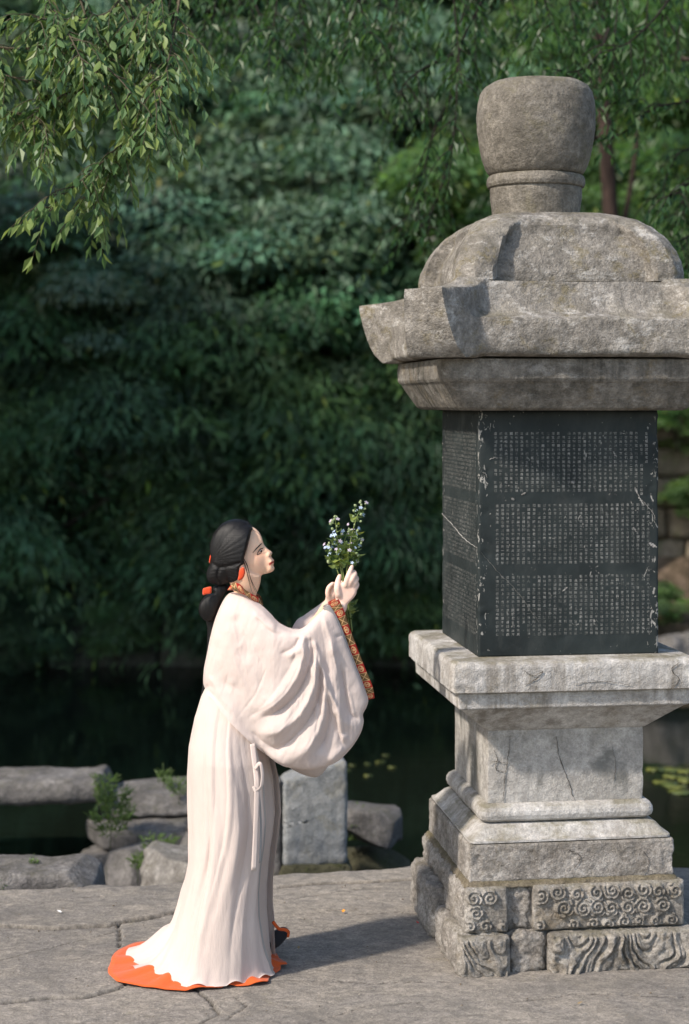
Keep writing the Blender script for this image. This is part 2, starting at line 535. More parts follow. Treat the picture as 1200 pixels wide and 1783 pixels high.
# shaft
V, F = square_loft(dense([(0.283, 0.5565), (0.284, 0.57), (0.284, 0.80), (0.283, 0.812)], 34), 70, 0.006, 0.0014, 18, 9, chip=0.010)
mk("shaft", V, F, M_shaft, pillar, sharp=40)
# inverted slope under the slab
V, F = square_loft(dense([(0.285, 0.812), (0.291, 0.815), (0.396, 0.903), (0.408, 0.909)], 24), 70, 0.010, 0.0012, 18, 10, chip=0.005)
mk("slab_underside", V, F, M_marble, pillar, sharp=40)
V, F = square_loft(dense([(0.409, 0.9095), (0.412, 0.913), (0.416, 0.962), (0.414, 0.966)], 16), 90, 0.008, 0.0016, 18, 11, chip=0.008)
mk("slab_band", V, F, M_marble, pillar, sharp=40)
V, F = square_loft(dense([(0.428, 0.9665), (0.437, 0.971), (0.438, 0.995), (0.437, 1.054), (0.433, 1.066), (0.424, 1.0735), (0.32, 1.077)], 34), 100, 0.008, 0.0024, 18, 12, chip=0.020)
mk("slab", V, F, M_marble, pillar, sharp=40)

# black inscribed block
def black_mat():
    N = Nodes("black inscribed stone")
    o = N.obj()
    big = N.noise(o, 4, 5, 0.6, 0.5)
    c = N.ramp(big, [(0.3, (0.012, 0.016, 0.017)), (0.55, (0.022, 0.029, 0.030)), (0.75, (0.040, 0.047, 0.047))])
    rub = N.noise(N.mapping(o, (1, 1, 0.5), (2, 1, 3)), 9, 7, 0.7, 0.7)
    c = N.mix(N.math('MULTIPLY', N.ramp(rub, [(0.52, 0.0), (0.72, 1.0)]), 0.35), c, (0.065, 0.068, 0.066))
    # dust-filled scratches and chips, thicker near the arrises
    sep = N.n('SeparateXYZ', {0: o})
    ax = N.math('ABSOLUTE', sep.outputs[0]); ay = N.math('ABSOLUTE', sep.outputs[1])
    mn = N.math('MINIMUM', ax, ay)
    near = N.ramp(mn, [(0.27, 0.0), (0.322, 1.0)])
    ch = N.noise(N.mapping(o, (1, 1, 0.55)), 48, 4, 0.65, 0.8)
    thr = N.math('SUBTRACT', 0.685, N.math('MULTIPLY', near, 0.105))
    cf = N.math('MULTIPLY', N.math('GREATER_THAN', ch, thr), 0.75)
    c = N.mix(cf, c, (0.34, 0.33, 0.31))
    # tool-smoothed foot, dusty
    h = N.math('ADD', N.math('MULTIPLY', N.noise(o, 60, 5, 0.7), 0.6), N.math('MULTIPLY', cf, -0.5))
    return N.done(N.bsdf(c, 0.6, 0.22, N.bump(h, 0.35, 0.004)))
M_black = black_mat()
S_B = 0.325
V, F = square_loft(dense([(0.3245, 1.0765), (S_B, 1.082), (S_B, 1.92), (0.3225, 1.935)], 110), 84, 0.004, 0.0006, 30, 13, chip=0.011)
block = mk("inscribed_block", V, F, M_black, pillar)

SUTRA = ("如是我聞一時佛在舍衛國祇樹給孤獨園與大比丘眾千二百五十人俱爾時世尊食時著衣持鉢入舍衛大城乞食於其城中次第乞已還至本處飯食訖收衣鉢洗足已敷座而坐時長老須菩提在大眾中即從座起偏袒右肩右膝著地合掌恭敬而白佛言希有世尊如來善護念諸菩薩善付囑諸菩薩世尊善男子善女人發阿耨多羅三藐三菩提心應云何住云何降伏其心佛言善哉善哉須菩提如汝所說如來善護念諸菩薩善付囑諸菩薩汝今諦聽當為汝說善男子善女人發阿耨多羅三藐三菩提心應如是住如是降伏其心唯然世尊願樂欲聞佛告須菩提諸菩薩摩訶薩應如是降伏其心所有一切眾生之類若卵生若胎生若濕生若化生若有色若無色若有想若無想若非有想非無想我皆令入無餘涅槃而滅度之如是滅度無量無數無邊眾生實無眾生得滅度者何以故須菩提若菩薩有我相人相眾生相壽者相即非菩薩復次須菩提菩薩於法應無所住行於布施所謂不住色布施不住聲香味觸法布施須菩提菩薩應如是布施不住於相何以故若菩薩不住相布施其福德不可思量須菩提於意云何東方虛空可思量不不也世尊須菩提南西北方四維上下虛空可思量不不也世尊須菩提菩薩無住相布施福德亦復"
"如是不可思量須菩提菩薩但應如所教住須菩提於意云何可以身相見如來不不也世尊不可以身相得見如來何以故如來所說身相即非身相佛告須菩提凡所有相皆是虛妄若見諸相非相則見如來須菩提白佛言世尊頗有眾生得聞如是言說章句生實信不佛告須菩提莫作是說如來滅後後五百歲有持戒修福者於此章句能生信心以此為實當知是人不於一佛二佛三四五佛而種善根已於無量千萬佛所種諸善根聞是章句乃至一念生淨信者須菩提如來悉知悉見是諸眾生得如是無量福德何以故是諸眾生無復我相人相眾生相壽者相無法相亦無非法相何以故是諸眾生若心取相則為著我人眾生壽者若取法相即著我人眾生壽者何以故若取非法相即著我人眾生壽者是故不應取法不應取非法以是義故如來常說汝等比丘知我說法如筏喻者法尚應捨何況非法須菩提於意云何如來得阿耨多羅三藐三菩提耶如來有所說法耶須菩提言如我解佛所說義無有定法名阿耨多羅三藐三菩提亦無有定法如來可說何以故如來所說法皆不可取不可說非法非非法所以者何一切賢聖皆以無為法而有差別"
"須菩提於意云何若人滿三千大千世界七寶以用布施是人所得福德寧為多不須菩提言甚多世尊何以故是福德即非福德性是故如來說福德多若復有人於此經中受持乃至四句偈等為他人說其福勝彼何以故須菩提一切諸佛及諸佛阿耨多羅三藐三菩提法皆從此經出須菩提所謂佛法者即非佛法須菩提於意云何須陀洹能作是念我得須陀洹果不須菩提言不也世尊何以故須陀洹名為入流而無所入不入色聲香味觸法是名須陀洹須菩提於意云何斯陀含能作是念我得斯陀含果不須菩提言不也世尊何以故斯陀含名一往來而實無往來是名斯陀含須菩提於意云何阿那含能作是念我得阿那含果不須菩提言不也世尊何以故阿那含名為不來而實無不來是故名阿那含須菩提於意云何阿羅漢能作是念我得阿羅漢道不須菩提言不也世尊何以故實無有法名阿羅漢世尊若阿羅漢作是念我得阿羅漢道即為著我人眾生壽者世尊佛說我得無諍三昧人中最為第一是第一離欲阿羅漢我不作是念我是離欲阿羅漢")

_gcurve = bpy.data.curves.new('glyph', 'FONT')
_gcurve.resolution_u = 1
_gobj = bpy.data.objects.new('glyph', _gcurve)
COL.objects.link(_gobj)
GLYPH = {}
def glyph(ch):
    if ch not in GLYPH:
        _gcurve.body = ch
        dg = bpy.context.evaluated_depsgraph_get()
        dg.update()
        me = bpy.data.meshes.new_from_object(_gobj.evaluated_get(dg))
        v = np.zeros(len(me.vertices) * 3, np.float32)
        me.vertices.foreach_get('co', v)
        me.calc_loop_triangles()
        t = np.zeros(len(me.loop_triangles) * 3, np.int32)
        me.loop_triangles.foreach_get('vertices', t)
        GLYPH[ch] = (v.reshape(-1, 3)[:, :2] - (0.5, 0.38), t.reshape(-1, 3))
        bpy.data.meshes.remove(me)
    return GLYPH[ch]

def inscription(cols, u_right, pitch_u, z_top, pitch_z, size, seed):
    """columns of characters, right to left, in the plane y = 0"""
    r_ = random.Random(seed)
    parts = []
    for i, colm in enumerate(cols):
        for j, ch in enumerate(colm):
            if ch == '　' or r_.random() < 0.02: continue
            g, t = glyph(ch)
            s = size * r_.uniform(0.9, 1.08)
            a = r_.gauss(0, 0.03)
            ca, sa = math.cos(a), math.sin(a)
            p = g * s
            u = u_right - i * pitch_u + r_.gauss(0, 0.0004) + p[:, 0] * ca - p[:, 1] * sa
            z = z_top - j * pitch_z + r_.gauss(0, 0.0003) + p[:, 0] * sa + p[:, 1] * ca
            parts.append((np.stack([u, np.zeros_like(u), z], 1), t))
    return merge(parts)

def text_mat(name, bright):
    N = Nodes(name)
    o = N.obj()
    w = N.noise(o, 7, 5, 0.65, 0.5)
    c = N.ramp(w, [(0.30, tuple(bright * x for x in (0.10, 0.105, 0.10))), (0.52, tuple(bright * x for x in (0.25, 0.25, 0.24))), (0.75, tuple(bright * x for x in (0.36, 0.36, 0.345)))])
    f = N.noise(o, 75, 4, 0.65)
    c = N.mix(N.ramp(f, [(0.40, 0.85), (0.58, 0.0)]), c, (0.03, 0.037, 0.036))
    return N.done(N.bsdf(c, 0.85, 0.2))
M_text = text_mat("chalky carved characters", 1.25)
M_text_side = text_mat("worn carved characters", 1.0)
text_stream = ["金剛般若波羅蜜經", "　　　姚秦三藏法師鳩摩羅什奉詔譯"] + [SUTRA[k:k + 15] for k in range(0, len(SUTRA), 15)]
REG = [(0, 30), (30, 60), (60, 90)]
zt = [1.855, 1.603, 1.353]
for (a, b), z in zip(REG, zt):
    cols = text_stream[a:b]
    while len(cols) < 30: cols.append(SUTRA[(len(cols) * 15) % 900:(len(cols) * 15) % 900 + 15])
    V, F = inscription(cols, 0.287 if a else 0.281, 0.0188, z, 0.01425, 0.0112, 50 + a)
    V[:, 1] = -S_B - 0.0012
    o = mk("inscription", V, F, M_text, block, False)
    o["label"] = "columns of small carved pale characters"
for k, z in enumerate(zt):      # side registers: the text runs on
    cols = [SUTRA[(s * 15 + 230 * k) % 1000:(s * 15 + 230 * k) % 1000 + 15] for s in range(31)]
    V, F = inscription(cols, 0.280, 0.0185, z, 0.01425, 0.0114, 150 + k)
    V = np.stack([np.full(len(V), -S_B - 0.0012), -V[:, 0], V[:, 2]], 1)
    mk("inscription", V, F[::1], M_text_side, block, False)
bpy.data.objects.remove(_gobj)

# chalk-white cracks and knocks in the block
M_chip = stone_mat("bruised stone", (0.26, 0.25, 0.24), (0.40, 0.385, 0.37), (0.5, 0.49, 0.47), 3, bump=0.5)
def crack_strip(pts, wid, seed):
    # pts in (u, z) on the front face; a thin jagged ribbon with a raised middle
    c = spline(pts, 40)
    w_ = wid * (0.35 + 0.9 * np.abs(vnoise(np.stack([np.arange(40) * 0.45, np.zeros(40), np.zeros(40)], 1), seed))) * np.sin(np.linspace(0.1, 3.04, 40)) ** 0.5
    jit = 0.0022 * vnoise(np.stack([np.arange(40) * 0.7, np.zeros(40) + 5, np.zeros(40)], 1), seed + 2)
    T = np.gradient(c, axis=0); T /= np.linalg.norm(T, axis=1)[:, None]
    nrm = np.stack([-T[:, 1], T[:, 0]], 1)
    rows_ = []
    for k, hgt in ((-1, 0.0004), (0, 0.0022), (1, 0.0004)):
        p = c + nrm * (jit + k * w_)[:, None]
        rows_.append(np.stack([p[:, 0], np.full(40, -S_B - hgt), p[:, 1]], 1))
    return np.concatenate(rows_), grid_faces(40, 3)
def on_front(px, py, S=S_B):
    k = (px - 600) / 3000
    x0, d0 = 0.743 + 0.139 * S, 6.367 - 0.990 * S
    u = (k * d0 - x0) / (0.990 - 0.139 * k)
    return u, H - (py - 700) / 3000 * (d0 + 0.139 * u)
for k, (pl, wd) in enumerate([([(838, 962), (862, 990), (900, 1030), (938, 1082)], 0.0005), ([(1105, 848), (1114, 868), (1122, 880)], 0.0030), ([(1068, 786), (1074, 796)], 0.002),
                              ([(908, 862), (916, 858)], 0.0030), ([(890, 868), (896, 870)], 0.0045), ([(1103, 918), (1108, 926)], 0.0034), ([(1130, 945), (1144, 953)], 0.006), ([(852, 800), (862, 797), (868, 798)], 0.0022),
                              ([(980, 1030), (988, 1022)], 0.003), ([(995, 838), (1000, 842)], 0.004), ([(840, 822), (846, 826), (848, 832)], 0.0016), ([(1118, 870), (1136, 892), (1142, 905)], 0.0012)]):
    V, F = crack_strip([on_front(*p) for p in pl], wd, 300 + k)
    mk("crack", V, F[:, ::-1], M_chip, block)
V, F = crack_strip([(-0.32, 1.535), (-0.12, 1.505), (0.1, 1.47), (0.315, 1.455)], 0.0014, 340)
V = np.stack([V[:, 1], -V[:, 0], V[:, 2]], 1)
mk("crack", V, F[:, ::-1], M_chip, block)

# dark cracks and joints in the pale stones below
M_gap = stone_mat("soil filled crack", (0.03, 0.026, 0.02), (0.06, 0.05, 0.04), (0.10, 0.085, 0.065), 3, bump=0.3)
for k, (S, pl, wd) in enumerate([(0.284, [(968, 1282), (974, 1318), (986, 1350), (1001, 1396)], 0.0014), (0.284, [(888, 1280), (885, 1315), (880, 1350), (877, 1396)], 0.0013), (0.284, [(860, 1306), (866, 1322), (864, 1340), (884, 1344)], 0.0012), (0.284, [(852, 1330), (862, 1326), (888, 1330)], 0.0008), (0.284, [(1066, 1300), (1072, 1330), (1069, 1360)], 0.0007),
                                 (0.438, [(912, 1168), (930, 1176), (945, 1170), (928, 1186), (914, 1192)], 0.0011), (0.438, [(1184, 1152), (1170, 1166), (1182, 1184), (1168, 1200)], 0.0013), (0.438, [(1000, 1190), (1060, 1186), (1100, 1194)], 0.0007),
                                 (0.369, [(985, 1478), (1010, 1490), (1000, 1512)], 0.0012), (0.369, [(1120, 1482), (1130, 1500), (1118, 1530)], 0.0009)]):
    V, F = crack_strip([on_front(*p, S) for p in pl], wd, 360 + k)
    V[:, 1] = V[:, 1] + S_B - S - 0.0012
    mk("crack", V, F[:, ::-1], M_gap, pillar)

# capital: hollowed block under the roof
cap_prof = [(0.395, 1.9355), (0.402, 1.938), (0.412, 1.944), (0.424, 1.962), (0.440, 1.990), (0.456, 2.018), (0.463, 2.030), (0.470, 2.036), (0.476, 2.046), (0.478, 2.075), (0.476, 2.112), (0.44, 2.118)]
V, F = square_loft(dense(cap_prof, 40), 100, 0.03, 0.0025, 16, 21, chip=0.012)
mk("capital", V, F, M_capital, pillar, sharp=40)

# roof ------------------------------------------------------------
def plan_ring(pts, per):
    """closed polygon resampled, fixed count for each edge"""
    out = []
    for k in range(len(pts)):
        a, b = np.array(pts[k]), np.array(pts[(k + 1) % len(pts)])
        t = np.linspace(0, 1, per[k % len(per)], endpoint=False)[:, None]
        out.append(a + (b - a) * t)
    return np.concatenate(out)

def four_fold(quarter):
    """a run of points for one side (front, from left to right), turned about the axis"""
    out = []
    for k in range(4):
        a = k * math.pi / 2
        R = np.array([[math.cos(a), -math.sin(a)], [math.sin(a), math.cos(a)]])
        out += [tuple(R @ np.array(p)) for p in quarter]
    return out

# eave plate with corner spurs: each side runs  spur end - facet - fascia - facet - spur end
quarter = [(-0.515, -0.622), (-0.372, -0.522), (0.372, -0.522), (0.515, -0.622)]
side = [14, 46, 14, 14]
ringE = plan_ring(four_fold(quarter), side)
ringB = plan_ring(four_fold([(-0.425, -0.550), (-0.368, -0.520), (0.368, -0.520), (0.500, -0.606)]), side)
# inner ring of the same count on a square of half size s (for lofting inwards)
def inner(ring, s, keep=0.0):
    sc = s / np.maximum(np.abs(ring[:, 0]), np.abs(ring[:, 1]))
    return ring * sc[:, None] * (1 - keep) + ring * keep
def corner_w(ring):
    """1 at the spur ends, 0 along the fascia"""
    m = np.minimum(np.abs(ring[:, 0]), np.abs(ring[:, 1]))
    return smooth01((m - 0.372) / (0.515 - 0.372))
cw = corner_w(ringE)
rows = []
def row(ring, z):
    rows.append(np.concatenate([ring, np.broadcast_to(z, (len(ring),))[:, None]], 1))
row(inner(ringE, 0.40), 2.119)
row(inner(ringB, 0.47, 0.25), 2.121 - 0.006 * cw)
row(ringB * 0.985, 2.128 - 0.012 * cw)
row(ringB * 0.998, 2.135 - 0.012 * cw)
for t in np.linspace(0.1, 0.95, 7):
    row((ringB + (ringE - ringB) * t ** 0.6) * (1 + 0.004 * math.sin(t * 3.1)), 2.138 - 0.012 * cw + t * (0.112 + 0.10 * cw))
row(ringE * 0.996, 2.250 + 0.094 * cw)
# concave slope in to the dome foot; the corner ridges stay high
for s, z, zc, kp in ((0.500, 2.2535, 2.350, 0.55), (0.472, 2.2600, 2.354, 0.38), (0.450, 2.2730, 2.359, 0.24), (0.436, 2.292, 2.366, 0.14), (0.426, 2.318, 2.375, 0.07), (0.419, 2.350, 2.384, 0.03), (0.4145, 2.382, 2.394, 0.0)):
    row(inner(ringE, s, kp), z + (zc - z) * smooth01((cw - 0.05) / 0.5))
row(inner(ringE, 0.38), 2.384)
nE = len(ringE)
V = np.concatenate(rows)
d = V.copy(); d[:, 2] = 0
d /= np.linalg.norm(d, axis=1)[:, None] + 1e-9
V += d * (0.0028 * fbm(V * 16, 61, 4, 0.6))[:, None]
V[:, 2] += 0.003 * fbm(V * 12, 62, 3)
edge_chip = np.maximum(0, fbm(V * 22, 63, 3) - 0.15) * 0.016
V -= d * edge_chip[:, None]
F = [grid_faces(nE, len(rows), wrap_u=True)]
V = np.vstack([V, [0, 0, 2.119], [0, 0, 2.384]])
i = np.arange(nE)
F.append(np.stack([(i + 1) % nE, i, np.full(nE, nE * len(rows))], 1))
F.append(np.stack([(len(rows) - 1) * nE + i, (len(rows) - 1) * nE + (i + 1) % nE, np.full(nE, nE * len(rows) + 1)], 1))
mk("roof_eave", V, F, M_roof, pillar, sharp=38)

# domed upper roof block, four recessed faces between broad hip ridges
dome = [(0.412, 2.3865), (0.412, 2.42), (0.404, 2.46), (0.388, 2.50), (0.362, 2.545), (0.325, 2.588), (0.280, 2.618), (0.235, 2.636), (0.19, 2.645), (0.15, 2.650)]
dome = dense(dome, 42)
per = 56
t = np.linspace(-1, 1, per, endpoint=False)
ring = np.concatenate([np.stack([t, -np.ones_like(t)], 1) @ np.array([[math.cos(k * math.pi / 2), math.sin(k * math.pi / 2)], [-math.sin(k * math.pi / 2), math.cos(k * math.pi / 2)]]) for k in range(4)])
VV = []
for s, z in dome:
    p = ring * s
    m = np.minimum(np.abs(p[:, 0]), np.abs(p[:, 1]))          # distance along a face from its middle
    bound = s - 0.125      # edge of the hip ridge, sweeping inwards at the top
    rec = 0.052 * smooth01((bound - m) / 0.022) * smooth01((2.625 - z) / 0.09)
    dirn = np.where(np.abs(p[:, 0:1]) > np.abs(p[:, 1:2]), np.sign(p[:, 0:1]) * np.array([[1, 0]]), np.sign(p[:, 1:2]) * np.array([[0, 1]]))
    # trim the ridge corner
    cut = np.maximum(0, m - (s - 0.055)) * 0.55
    p = p - dirn * rec[:, None]
    p = p - np.sign(p) * (cut * 0.9)[:, None]
    VV.append(np.concatenate([p, np.full((len(p), 1), z)], 1))
V = np.concatenate(VV)
d = V - np.array([0, 0, 2.36]); d /= np.linalg.norm(d, axis=1)[:, None]
V += d * (0.006 * fbm(V * 12, 71, 6, 0.65) - 0.016 * np.maximum(0, fbm(V * 9, 72, 3) - 0.28))[:, None]
n4 = len(ring)
F = [grid_faces(n4, len(dome), wrap_u=True)]
V = np.vstack([V, [0, 0, 2.3865], [0, 0, 2.650]])
i = np.arange(n4)
F.append(np.stack([(i + 1) % n4, i, np.full(n4, n4 * len(dome))], 1))
F.append(np.stack([(len(dome) - 1) * n4 + i, (len(dome) - 1) * n4 + (i + 1) % n4, np.full(n4, n4 * len(dome) + 1)], 1))
mk("roof_dome", V, F, M_roof, pillar, sharp=38)

# finial: neck, ring and jar-shaped knob, set a little off the axis
fx, fy = -0.036, 0.004
def lathe(prof, n=96, sup=2.0, rough=0.002, seed=0):
    a = np.linspace(0, 2 * math.pi, n, endpoint=False)
    ca, sa = np.cos(a), np.sin(a)
    rs = 1 / (np.abs(ca) ** sup + np.abs(sa) ** sup) ** (1 / sup)
    VV = [np.stack([fx + r * rs * ca, fy + r * rs * sa, np.full(n, z)], 1) for r, z in prof]
    V = np.concatenate(VV)
    d = V - np.array([fx, fy, 2.9]); d[:, 2] *= 0.2; d /= np.linalg.norm(d, axis=1)[:, None]
    V += d * (rough * fbm(V * 13, seed, 5, 0.6))[:, None]
    m = len(prof)
    F = [grid_faces(n, m, wrap_u=True)]
    V = np.vstack([V, [fx, fy, prof[0][1]], [fx, fy, prof[-1][1]]])
    i = np.arange(n)
    F.append(np.stack([(i + 1) % n, i, np.full(n, m * n)], 1))
    F.append(np.stack([(m - 1) * n + i, (m - 1) * n + (i + 1) % n, np.full(n, m * n + 1)], 1))
    return V, F
V, F = lathe(dense([(0.160, 2.640), (0.162, 2.665), (0.168, 2.72), (0.170, 2.752)], 12), 96, 2.0, 0.004, 81)
mk("finial_neck", V, F, M_finial, pillar)
V, F = lathe(dense([(0.170, 2.7525), (0.177, 2.757), (0.181, 2.768), (0.181, 2.782), (0.176, 2.795), (0.168, 2.800)], 14), 96, 2.0, 0.002, 82)
mk("finial_ring", V, F, M_finial, pillar)
V, F = lathe(dense([(0.168, 2.8005), (0.177, 2.812), (0.187, 2.832), (0.197, 2.862), (0.207, 2.910), (0.215, 2.965), (0.216, 3.02), (0.213, 3.065), (0.205, 3.100), (0.190, 3.124), (0.165, 3.140), (0.12, 3.147), (0.05, 3.149)], 50), 110, 2.25, 0.004, 83)
mk("finial_jar", V, F, M_finial, pillar)
# ---------------------------------------------------------------- platform, pond, banks, rocks
def ground_pt(px, py, z=0.0):
    d = 3000 * (H - z) / (py - 700)
    return np.array([(px - 600) / 3000 * d, d])

def paving_mat():
    N = Nodes("worn stone paving")
    o = N.obj()
    big = N.noise(o, 1.1, 5, 0.55, 0.3)
    med = N.noise(o, 7, 6, 0.65, 0.4)
    st = N.noise(N.mapping(o, (16, 30, 16), (0, 0, 0), (0, 0, 0.35)), 1.0, 6, 0.75, 0.8)
    fine = N.noise(o, 110, 4, 0.75)
    c = N.ramp(big, [(0.32, (0.182, 0.166, 0.150)), (0.5, (0.245, 0.222, 0.198)), (0.68, (0.31, 0.278, 0.24))])
    c = N.mix(N.ramp(med, [(0.40, 0.0), (0.70, 0.55)]), c, (0.37, 0.325, 0.265))
    c = N.mix(N.ramp(st, [(0.40, 0.5), (0.58, 0.0)]), c, (0.105, 0.097, 0.088))
    c = N.mix(1.0, c, N.ramp(fine, [(0.25, 0.5), (0.75, 1.4)]), 'MULTIPLY')
    mot = N.noise(o, 30, 8, 0.8)
    c = N.mix(1.0, c, N.ramp(mot, [(0.32, 0.68), (0.5, 1.0), (0.68, 1.32)]), 'MULTIPLY')
    sp = N.n('TexVoronoi', {'Vector': o, 'Scale': 170.0}).outputs[0]
    c = N.mix(N.ramp(sp, [(0.0, 0.55), (0.3, 0.0)]), c, (0.43, 0.40, 0.35))
    stn = N.noise(N.mapping(o, (1, 1, 1), (4, 2, 0)), 2.6, 8, 0.75, 0.5)
    c = N.mix(N.ramp(stn, [(0.52, 0.0), (0.66, 0.55)]), c, (0.12, 0.112, 0.10))
    ms = N.noise(N.mapping(o, (1, 1, 1), (1, 7, 0)), 5.0, 8, 0.8, 0.3)
    c = N.mix(N.ramp(ms, [(0.60, 0.0), (0.70, 0.35)]), c, (0.15, 0.135, 0.06))
    dirt = N.n('Attribute', attribute_name='tint').outputs['Color']
    c = N.mix(N.n('SeparateColor', {0: dirt}).outputs[0], c, (0.022, 0.019, 0.015))
    h = N.math('ADD', N.math('MULTIPLY', fine, 0.5), N.math('ADD', N.math('MULTIPLY', st, 0.7), med))
    return N.done(N.bsdf(c, 0.85, 0.3, N.bump(h, 0.75, 0.012)))

EDGE = [(-9, 6.75), (-4, 6.85), (-1.4, 7.0), (-0.95, 7.06), (-0.64, 7.11), (-0.24, 7.22), (0.29, 7.33), (1.47, 7.36), (4, 7.5), (9, 7.7)]
xs = np.unique(np.concatenate([np.linspace(-9, -1.75, 26), np.arange(-1.75, 1.95, 0.0085), np.linspace(1.95, 9, 26)]))
ts = np.concatenate([np.linspace(-6, 4.9, 24), np.arange(4.95, 6.98, 0.0085)])
ts = (ts + 6) / (ts[-1] + 6)
X, T = np.meshgrid(xs, ts)
edge = np.interp(xs, [e[0] for e in EDGE], [e[1] for e in EDGE])
edge = edge + 0.02 * fbm(np.stack([xs * 2.2, xs * 0, xs * 0], 1), 401, 3) + 0.010 * fbm(np.stack([xs * 14, xs * 0, xs * 0], 1), 402, 3)
Y = -6 + (edge[None, :] + 6) * T
P2 = np.stack([X, Y, np.zeros_like(X)], -1)
Z = 0.006 * fbm(P2 * 1.3, 403, 3) + 0.0035 * fbm(P2 * 9, 404, 4) + 0.0016 * fbm(P2 * np.array([24, 34, 1]), 405, 3)
Z -= 0.03 * smooth01(((Y - edge[None, :]) / 0.10) + 1) ** 2 * (0.6 + 0.4 * fbm(P2 * 6, 407, 2))
flat = np.exp(-(np.maximum(0, np.hypot(X - 0.74, Y - 6.37) - 0.65) / 0.1) ** 2)
Z *= (1 - 0.8 * flat)
dirt = np.zeros_like(Z)
CRACKS = [  # pixels of the joints, width, depth, step of the slab beyond
    ([(-160, 1622), (0, 1615), (100, 1619), (190, 1613), (216, 1606), (262, 1600), (310, 1590), (345, 1582)], 0.009, 0.030, 0.010),
    ([(487, 1546), (560, 1541), (640, 1538), (724, 1533)], 0.007, 0.020, 0.006),
    ([(470, 1570), (540, 1560), (600, 1550), (660, 1546)], 0.0035, 0.006, 0.0),
    ([(206, 1610), (211, 1630), (207, 1655), (212, 1676)], 0.005, 0.016, 0.0),
    ([(-120, 1752), (0, 1746), (80, 1739), (150, 1736), (205, 1722), (240, 1700)], 0.009, 0.024, 0.005),
    ([(330, 1716), (362, 1738), (372, 1752), (384, 1766)], 0.006, 0.014, 0.0),
    ([(384, 1766), (352, 1776), (330, 1790)], 0.005, 0.010, 0.0),
    ([(404, 1735), (430, 1752), (395, 1775)], 0.004, 0.008, 0.0),
    ([(480, 1708), (560, 1706), (650, 1712), (780, 1709)], 0.004, 0.008, 0.0),
    ([(572, 1585), (598, 1586), (622, 1585)], 0.007, 0.022, 0.0),
    ([(60, 1575), (130, 1563), (175, 1561)], 0.004, 0.007, 0.0),
    ([(0, 1672), (90, 1650), (200, 1622)], 0.004, 0.007, 0.0),
    ([(620, 1592), (690, 1588), (735, 1592)], 0.004, 0.008, 0.0),
    ([(900, 1745), (1010, 1730), (1200, 1738)], 0.004, 0.009, 0.0),
    ([(540, 1783), (640, 1752), (760, 1744)], 0.0035, 0.007, 0.0),
]
sel = (X > -1.8) & (X < 2.0) & (Y > 4.9)
px_, py_ = X[sel], Y[sel]
zz, dd = Z[sel], dirt[sel]
wob = 0.009 * fbm(np.stack([px_ * 9, py_ * 9, px_ * 0], 1), 410, 4)
wob2 = 0.009 * fbm(np.stack([px_ * 9, py_ * 9, px_ * 0 + 7], 1), 411, 4)
for pl, wd, dp, st in CRACKS:
    g = np.array([ground_pt(*p) for p in pl])
    best = np.full(len(px_), 9.0); side_ = np.zeros(len(px_))
    for a, b in zip(g[:-1], g[1:]):
        ab = b - a
        t = np.clip(((px_ + wob - a[0]) * ab[0] + (py_ + wob2 - a[1]) * ab[1]) / (ab @ ab), 0, 1)
        dx, dy = px_ + wob - a[0] - t * ab[0], py_ + wob2 - a[1] - t * ab[1]
        ds = np.hypot(dx, dy)
        m = ds < best
        best = np.where(m, ds, best)
        side_ = np.where(m, np.sign(ab[0] * dy - ab[1] * dx), side_)
    w2 = 0.8 * wd * (0.75 + 0.5 * fbm(np.stack([px_ * 12, py_ * 12, px_ * 0], 1), 412, 2))
    gsh = np.exp(-(best / w2) ** 4)
    zz -= 1.3 * dp * gsh
    dd = np.maximum(dd, 1.0 * np.exp(-(best / (w2 * 1.1)) ** 4))
    if st: zz += st * (side_ > 0) * np.exp(-(best / 0.18) ** 2)
Z[sel], dirt[sel] = zz, dd
n1, n2 = len(xs), len(ts)
V = np.stack([X.ravel(), Y.ravel(), Z.ravel()], 1)
low = np.stack([xs, edge + 0.03 * fbm(np.stack([xs * 5, xs * 0 + 2, xs * 0], 1), 408, 3) - 0.015, np.full(n1, -0.16)], 1)
low2 = np.stack([xs, edge - 0.12, np.full(n1, -0.9)], 1)
V = np.vstack([V, low, low2])
tint = np.zeros((len(V), 3)); tint[:n1 * n2, 0] = dirt.ravel()
plat = mk("stone_platform", V, grid_faces(n1, n2 + 2), paving_mat())
col_attr(plat.data, 'tint', tint)
tag(plat, kind="structure")

# ---- water
def water_mat():
    N = Nodes("still pond water")
    o = N.obj()
    r1 = N.noise(N.mapping(o, (0.8, 2.2, 1)), 2.2, 3, 0.5)
    r2 = N.noise(N.mapping(o, (1, 1.6, 1)), 9, 3, 0.5)
    h = N.math('ADD', r1, N.math('MULTIPLY', r2, 0.35))
    return N.done(N.bsdf((0.006, 0.009, 0.006), 0.06, 0.5, N.bump(h, 0.10, 0.02), IOR=1.33))
WZ = -0.52
water = mk("pond_water", np.array([(-30, 6.4, WZ), (30, 6.4, WZ), (30, 18, WZ), (-30, 18, WZ)]), np.array([[0, 1, 2, 3]]), water_mat())
tag(water, kind="structure")

